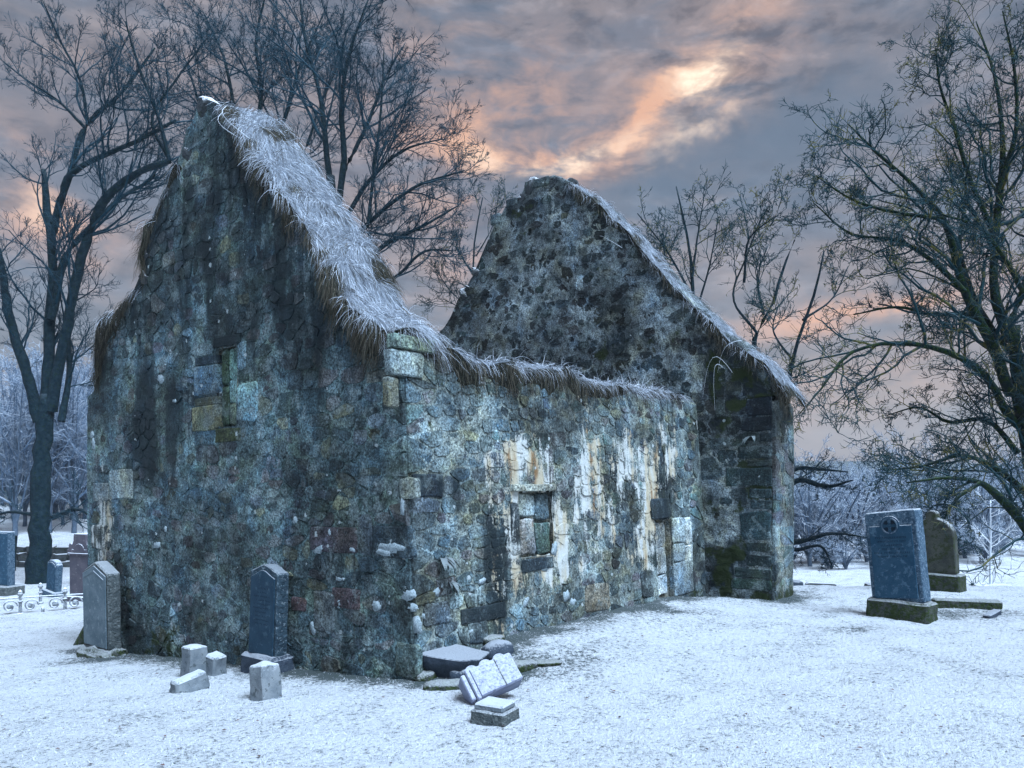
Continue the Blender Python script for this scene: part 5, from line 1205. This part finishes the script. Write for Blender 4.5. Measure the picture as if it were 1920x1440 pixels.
# low spreading tree behind the buttress: branches at grave height
Y = 14.5
b0 = at(1440, 1090, Y); b0[2] = gz(b0[0], b0[1]) - .1
limbs = [([b0] + px_path([(1440, 1000), (1445, 920)], Y), (.16, .12, .09)),
         (px_path([(1442, 960), (1500, 900), (1550, 912), (1600, 900)], Y, -.4), (.07, .05, .035, .012)),
         (px_path([(1442, 930), (1490, 880), (1540, 880), (1590, 885)], Y, .6), (.06, .04, .03, .012)),
         (px_path([(1442, 1020), (1500, 1015), (1560, 1000), (1625, 1008)], Y, .2), (.07, .05, .03, .012)),
         (px_path([(1442, 1010), (1490, 1030), (1540, 1025), (1560, 1060)], Y, -.5), (.05, .04, .025, .01))]
LO = [dict(num=10, t0=.25, t1=1.0, ang=(25, 70), ratio=.35, n=7, wig=.28, up=UPV * .02, sides=4), dict(num=6, t0=.15, t1=1.0, ang=(25, 70), ratio=.5, n=6, wig=.28, up=UPV * .03, sides=3), dict(num=5, t0=.15, t1=1.0, ang=(25, 70), ratio=.5, n=4, wig=.28, up=UPV * .02, sides=3)]
tree('spreading_tree', 'low spreading bare tree reaching out from behind the buttress', b0, limbs, LO, ('bark', 'twig'), None, None, .0055)

# mossy oak on the right
Y = 12.5
b0 = at(1985, 1100, Y); b0[2] = gz(b0[0], b0[1]) - .15
limbs = [([b0] + px_path([(1972, 1000), (1945, 900), (1920, 805), (1908, 700), (1900, 611)], Y), (.40, .33, .27, .23, .20, .17)),
         (px_path([(1892, 640), (1864, 541), (1866, 440), (1880, 300), (1864, 139), (1830, 40)], Y, .8), (.16, .14, .12, .09, .05, .02)),
         (px_path([(1895, 740), (1864, 653), (1809, 548), (1767, 410), (1712, 347), (1635, 278), (1590, 232)], Y, -1.0), (.17, .15, .12, .09, .06, .04, .018)),
         (px_path([(1899, 790), (1837, 694), (1753, 653), (1649, 646), (1587, 667), (1545, 722), (1500, 775)], Y, -1.6), (.13, .11, .08, .06, .045, .03, .015)),
         (px_path([(1864, 640), (1816, 590), (1753, 590), (1684, 576), (1600, 590)], Y, .7), (.09, .08, .06, .045, .02)),
         (px_path([(1809, 548), (1750, 490), (1680, 450), (1600, 440), (1525, 380)], Y - .6, .9), (.09, .07, .055, .04, .015)),
         (px_path([(1767, 410), (1690, 400), (1600, 375), (1530, 330)], Y - .6, -.6), (.06, .05, .035, .014)),
         (px_path([(1909, 850), (1844, 785), (1781, 792), (1725, 764), (1660, 780)], Y, .6), (.09, .07, .055, .035, .015)),
         (px_path([(1930, 930), (1871, 882), (1809, 854), (1725, 875), (1656, 882)], Y, -.8), (.11, .085, .06, .04, .015)),
         (px_path([(1968, 1070), (1930, 1000), (1880, 937), (1837, 905), (1781, 896), (1700, 905)], Y, -1.6), (.16, .14, .125, .08, .05, .02)),
         (px_path([(1837, 905), (1790, 940), (1770, 985), (1800, 1040)], Y - 1.1, -.3), (.06, .04, .03, .012)),
         (px_path([(1866, 440), (1820, 340), (1790, 240), (1760, 150), (1755, 90)], Y, -.5), (.09, .07, .05, .035, .015)),
         (px_path([(1870, 360), (1905, 240), (1900, 120), (1880, 20)], Y, -.4), (.08, .06, .04, .02)),
         (px_path([(1892, 611), (1930, 500), (1925, 380), (1950, 250)], Y, .4), (.12, .1, .07, .04)),
         (px_path([(1892, 660), (1850, 600), (1800, 470), (1810, 350), (1780, 260)], Y, 1.2), (.09, .08, .06, .04, .02)),
         (px_path([(1925, 560), (1880, 480), (1840, 430), (1760, 400)], Y, -1.2), (.08, .06, .05, .02)),
         (px_path([(1900, 800), (1940, 760), (1960, 640), (1990, 560)], Y, -.6), (.1, .08, .06, .03))]
limbs = [(pts_, tuple(r_ * .78 for r_ in rad_)) for pts_, rad_ in limbs]
LK = [dict(num=16, t0=.12, t1=1.0, ang=(25, 65), ratio=.40, n=9, wig=.24, up=UPV * .03, sides=4), dict(num=7, t0=.12, t1=1.0, ang=(25, 65), ratio=.5, n=7, wig=.27, up=UPV * .06, sides=3), dict(num=5, t0=.12, t1=1.0, ang=(28, 70), ratio=.48, n=5, wig=.30, up=UPV * .06, sides=3), dict(num=2, t0=.1, t1=1.0, ang=(28, 70), ratio=.75, n=3, wig=.32, up=UPV * .03, sides=3)]
tree('mossy_oak', 'huge mossy gnarled bare oak behind the right headstones', b0, limbs, LK, ('bark_moss', 'twig_green'), None, None, .0056, rs=.66)

# white frosted sapling
p = on_ground(1857, 1092); Yf = 15.0; p = np.array([(1857 - 960) / F * Yf, Yf, 0]); p[2] = gz(p[0], p[1]) - .05
top = p + np.array([0, 0, 2.35])
tree('frosted_sapling', 'small white frosted sapling behind the mossy headstone', p, [([p, p * .5 + top * .5, top], (.03, .022, .008))], [dict(num=24, t0=.22, t1=.97, ang=(45, 70), ratio=.36, n=6, wig=.10, up=UPV * .06, sides=3), dict(num=5, t0=.2, t1=1, ang=(25, 60), ratio=.4, n=4, wig=.15, up=UPV * .04, sides=3)], ('frost_white', 'frost_white'), None, None, .007)

# frosted woodland in the distance: a few kinds, copied
def proto(seed, h, spread, mat, nl, tw):
    L = []
    for k in range(nl):
        a = k / nl * 6.283 + rng.uniform(-.4, .4); q = spread * rng.uniform(.5, 1.0); x, y = math.cos(a) * q, math.sin(a) * q
        z0 = h * rng.uniform(.05, .35)
        L.append((np.array([(0, 0, z0), (x * .4, y * .4, z0 + (h - z0) * .45), (x, y, z0 + (h - z0) * rng.uniform(.75, 1.0))]), (.05, .035, .012)))
    L = [(np.array([(0, 0, -.3), (.05, 0, h * .5), (.0, .05, h)]), (.10, .06, .015))] + L
    return L
kinds = []
for k, (h, sp, nl) in enumerate(((3.2, 1.6, 7), (4.6, 1.8, 8), (2.0, 1.5, 9), (6.5, 2.2, 9))):
    Lm = proto(k, h, sp, 'frost_twig', nl, .012)
    r_ = tree('frosted_tree', '', (0, 0, 0), Lm, [dict(num=9, t0=.12, t1=1, ang=(25, 65), ratio=.42, n=6, wig=.2, up=UPV * .05, sides=3), dict(num=6, t0=.1, t1=1, ang=(25, 65), ratio=.45, n=5, wig=.22, up=UPV * .03, sides=3), dict(num=3, t0=.1, t1=1, ang=(25, 65), ratio=.5, n=4, wig=.22, up=UPV * .0, sides=3)], ('frost_bark', 'frost_twig'), None, None, .011)
    kinds.append(r_)
def copy_tree(src):
    c = src.copy(); COL.objects.link(c)
    for ch in src.children:
        d = ch.copy(); COL.objects.link(d); d.parent = c
    return c
used = [False] * 4
def put(kind, x, y, s, label, group):
    o = kinds[kind] if not used[kind] else copy_tree(kinds[kind]); used[kind] = True
    o.location = (x, y, gz(x, y) - .1); o.rotation_euler = (0, 0, random.uniform(0, 6.28)); o.scale = (s, s, s * random.uniform(.9, 1.1)); tag(o, label, 'tree', group)
rt = random.Random(3)
WL = ('short pale frosted tree with forked crown', 'mid-sized pale frosted tree with upright crown', 'low rounded pale frosted bush', 'tall pale frosted tree with wide crown')
for k in range(80):
    px = 1455 + 500 * rt.random(); Y = 27 + 45 * rt.random() ** 1.3; kd = rt.choice((0, 0, 2, 1)); put(kd, (px - 960) / F * Y, Y, rt.uniform(.55, .95), WL[kd] + ' in the wood beyond the snowy field', 'frosted wood beyond the field')
for k in range(30):
    px = 1470 + 480 * rt.random(); Y = 24.5 + 5 * rt.random(); put(2, (px - 960) / F * Y, Y, rt.uniform(.4, .75), 'low rounded pale frosted bush along the near edge of the snowy field', 'frosted bushes edging the field')
for k in range(44):
    px = -140 + 330 * rt.random(); Y = 27 + 28 * rt.random() ** 1.2; kd = rt.choice((1, 3, 3, 0)); put(kd, (px - 960) / F * Y, Y, rt.uniform(.7, 1.05), WL[kd] + ' on the bank behind the left graves', 'frosted wood behind the left graves')

# a few fallen leaves and dark tufts on the snow
n = 260
Yl = 3.9 + rng.random(n) ** 1.3 * 7; Xl = (rng.random(n) * 2 - 1) * .68 * Yl; ok = footprint(Xl, Yl) > .1; Xl, Yl = Xl[ok], Yl[ok]; n = len(Xl)
Zl = ground_h(Xl, Yl) + .012; a = rng.random(n) * 6.28; sz = rng.uniform(.008, .02, n)
c_, s_ = np.cos(a) * sz, np.sin(a) * sz
V = np.stack([np.stack([Xl + c_, Yl + s_, Zl], -1), np.stack([Xl - s_ * .6, Yl + c_ * .6, Zl + .006], -1), np.stack([Xl - c_, Yl - s_, Zl], -1), np.stack([Xl + s_ * .6, Yl - c_ * .6, Zl + .004], -1)], 1).reshape(-1, 3)
lc = np.repeat(np.array([(.10, .07, .06), (.06, .05, .05), (.14, .09, .08)])[rng.integers(0, 3, n)], 4, 0)
o = mesh_np('fallen_leaves', V, np.arange(4 * n).reshape(-1, 4), M['strand'], None, False, {'Col': lc}); tag(o, 'small dead brown leaves scattered over the snowy grass', 'leaves', kind='stuff')

# ------------------------------------------------------------------ cold air
bm = bmesh.new(); bmesh.ops.create_cube(bm, size=1)
air = mesh_bm('haze', bm); air.scale = (1000, 640, 42); air.location = (0, 220, 14); tag(air, kind='stuff')
mh = bpy.data.materials.new('cold_haze'); mh.use_nodes = True; mh.node_tree.nodes.clear()
pv = N(mh.node_tree, 'ShaderNodeVolumePrincipled', ins={'Density': 0.0009, 'Color': (.84, .86, .92, 1)})
om = N(mh.node_tree, 'ShaderNodeOutputMaterial'); mh.node_tree.links.new(pv.outputs[0], om.inputs['Volume']); air.data.materials.append(mh)
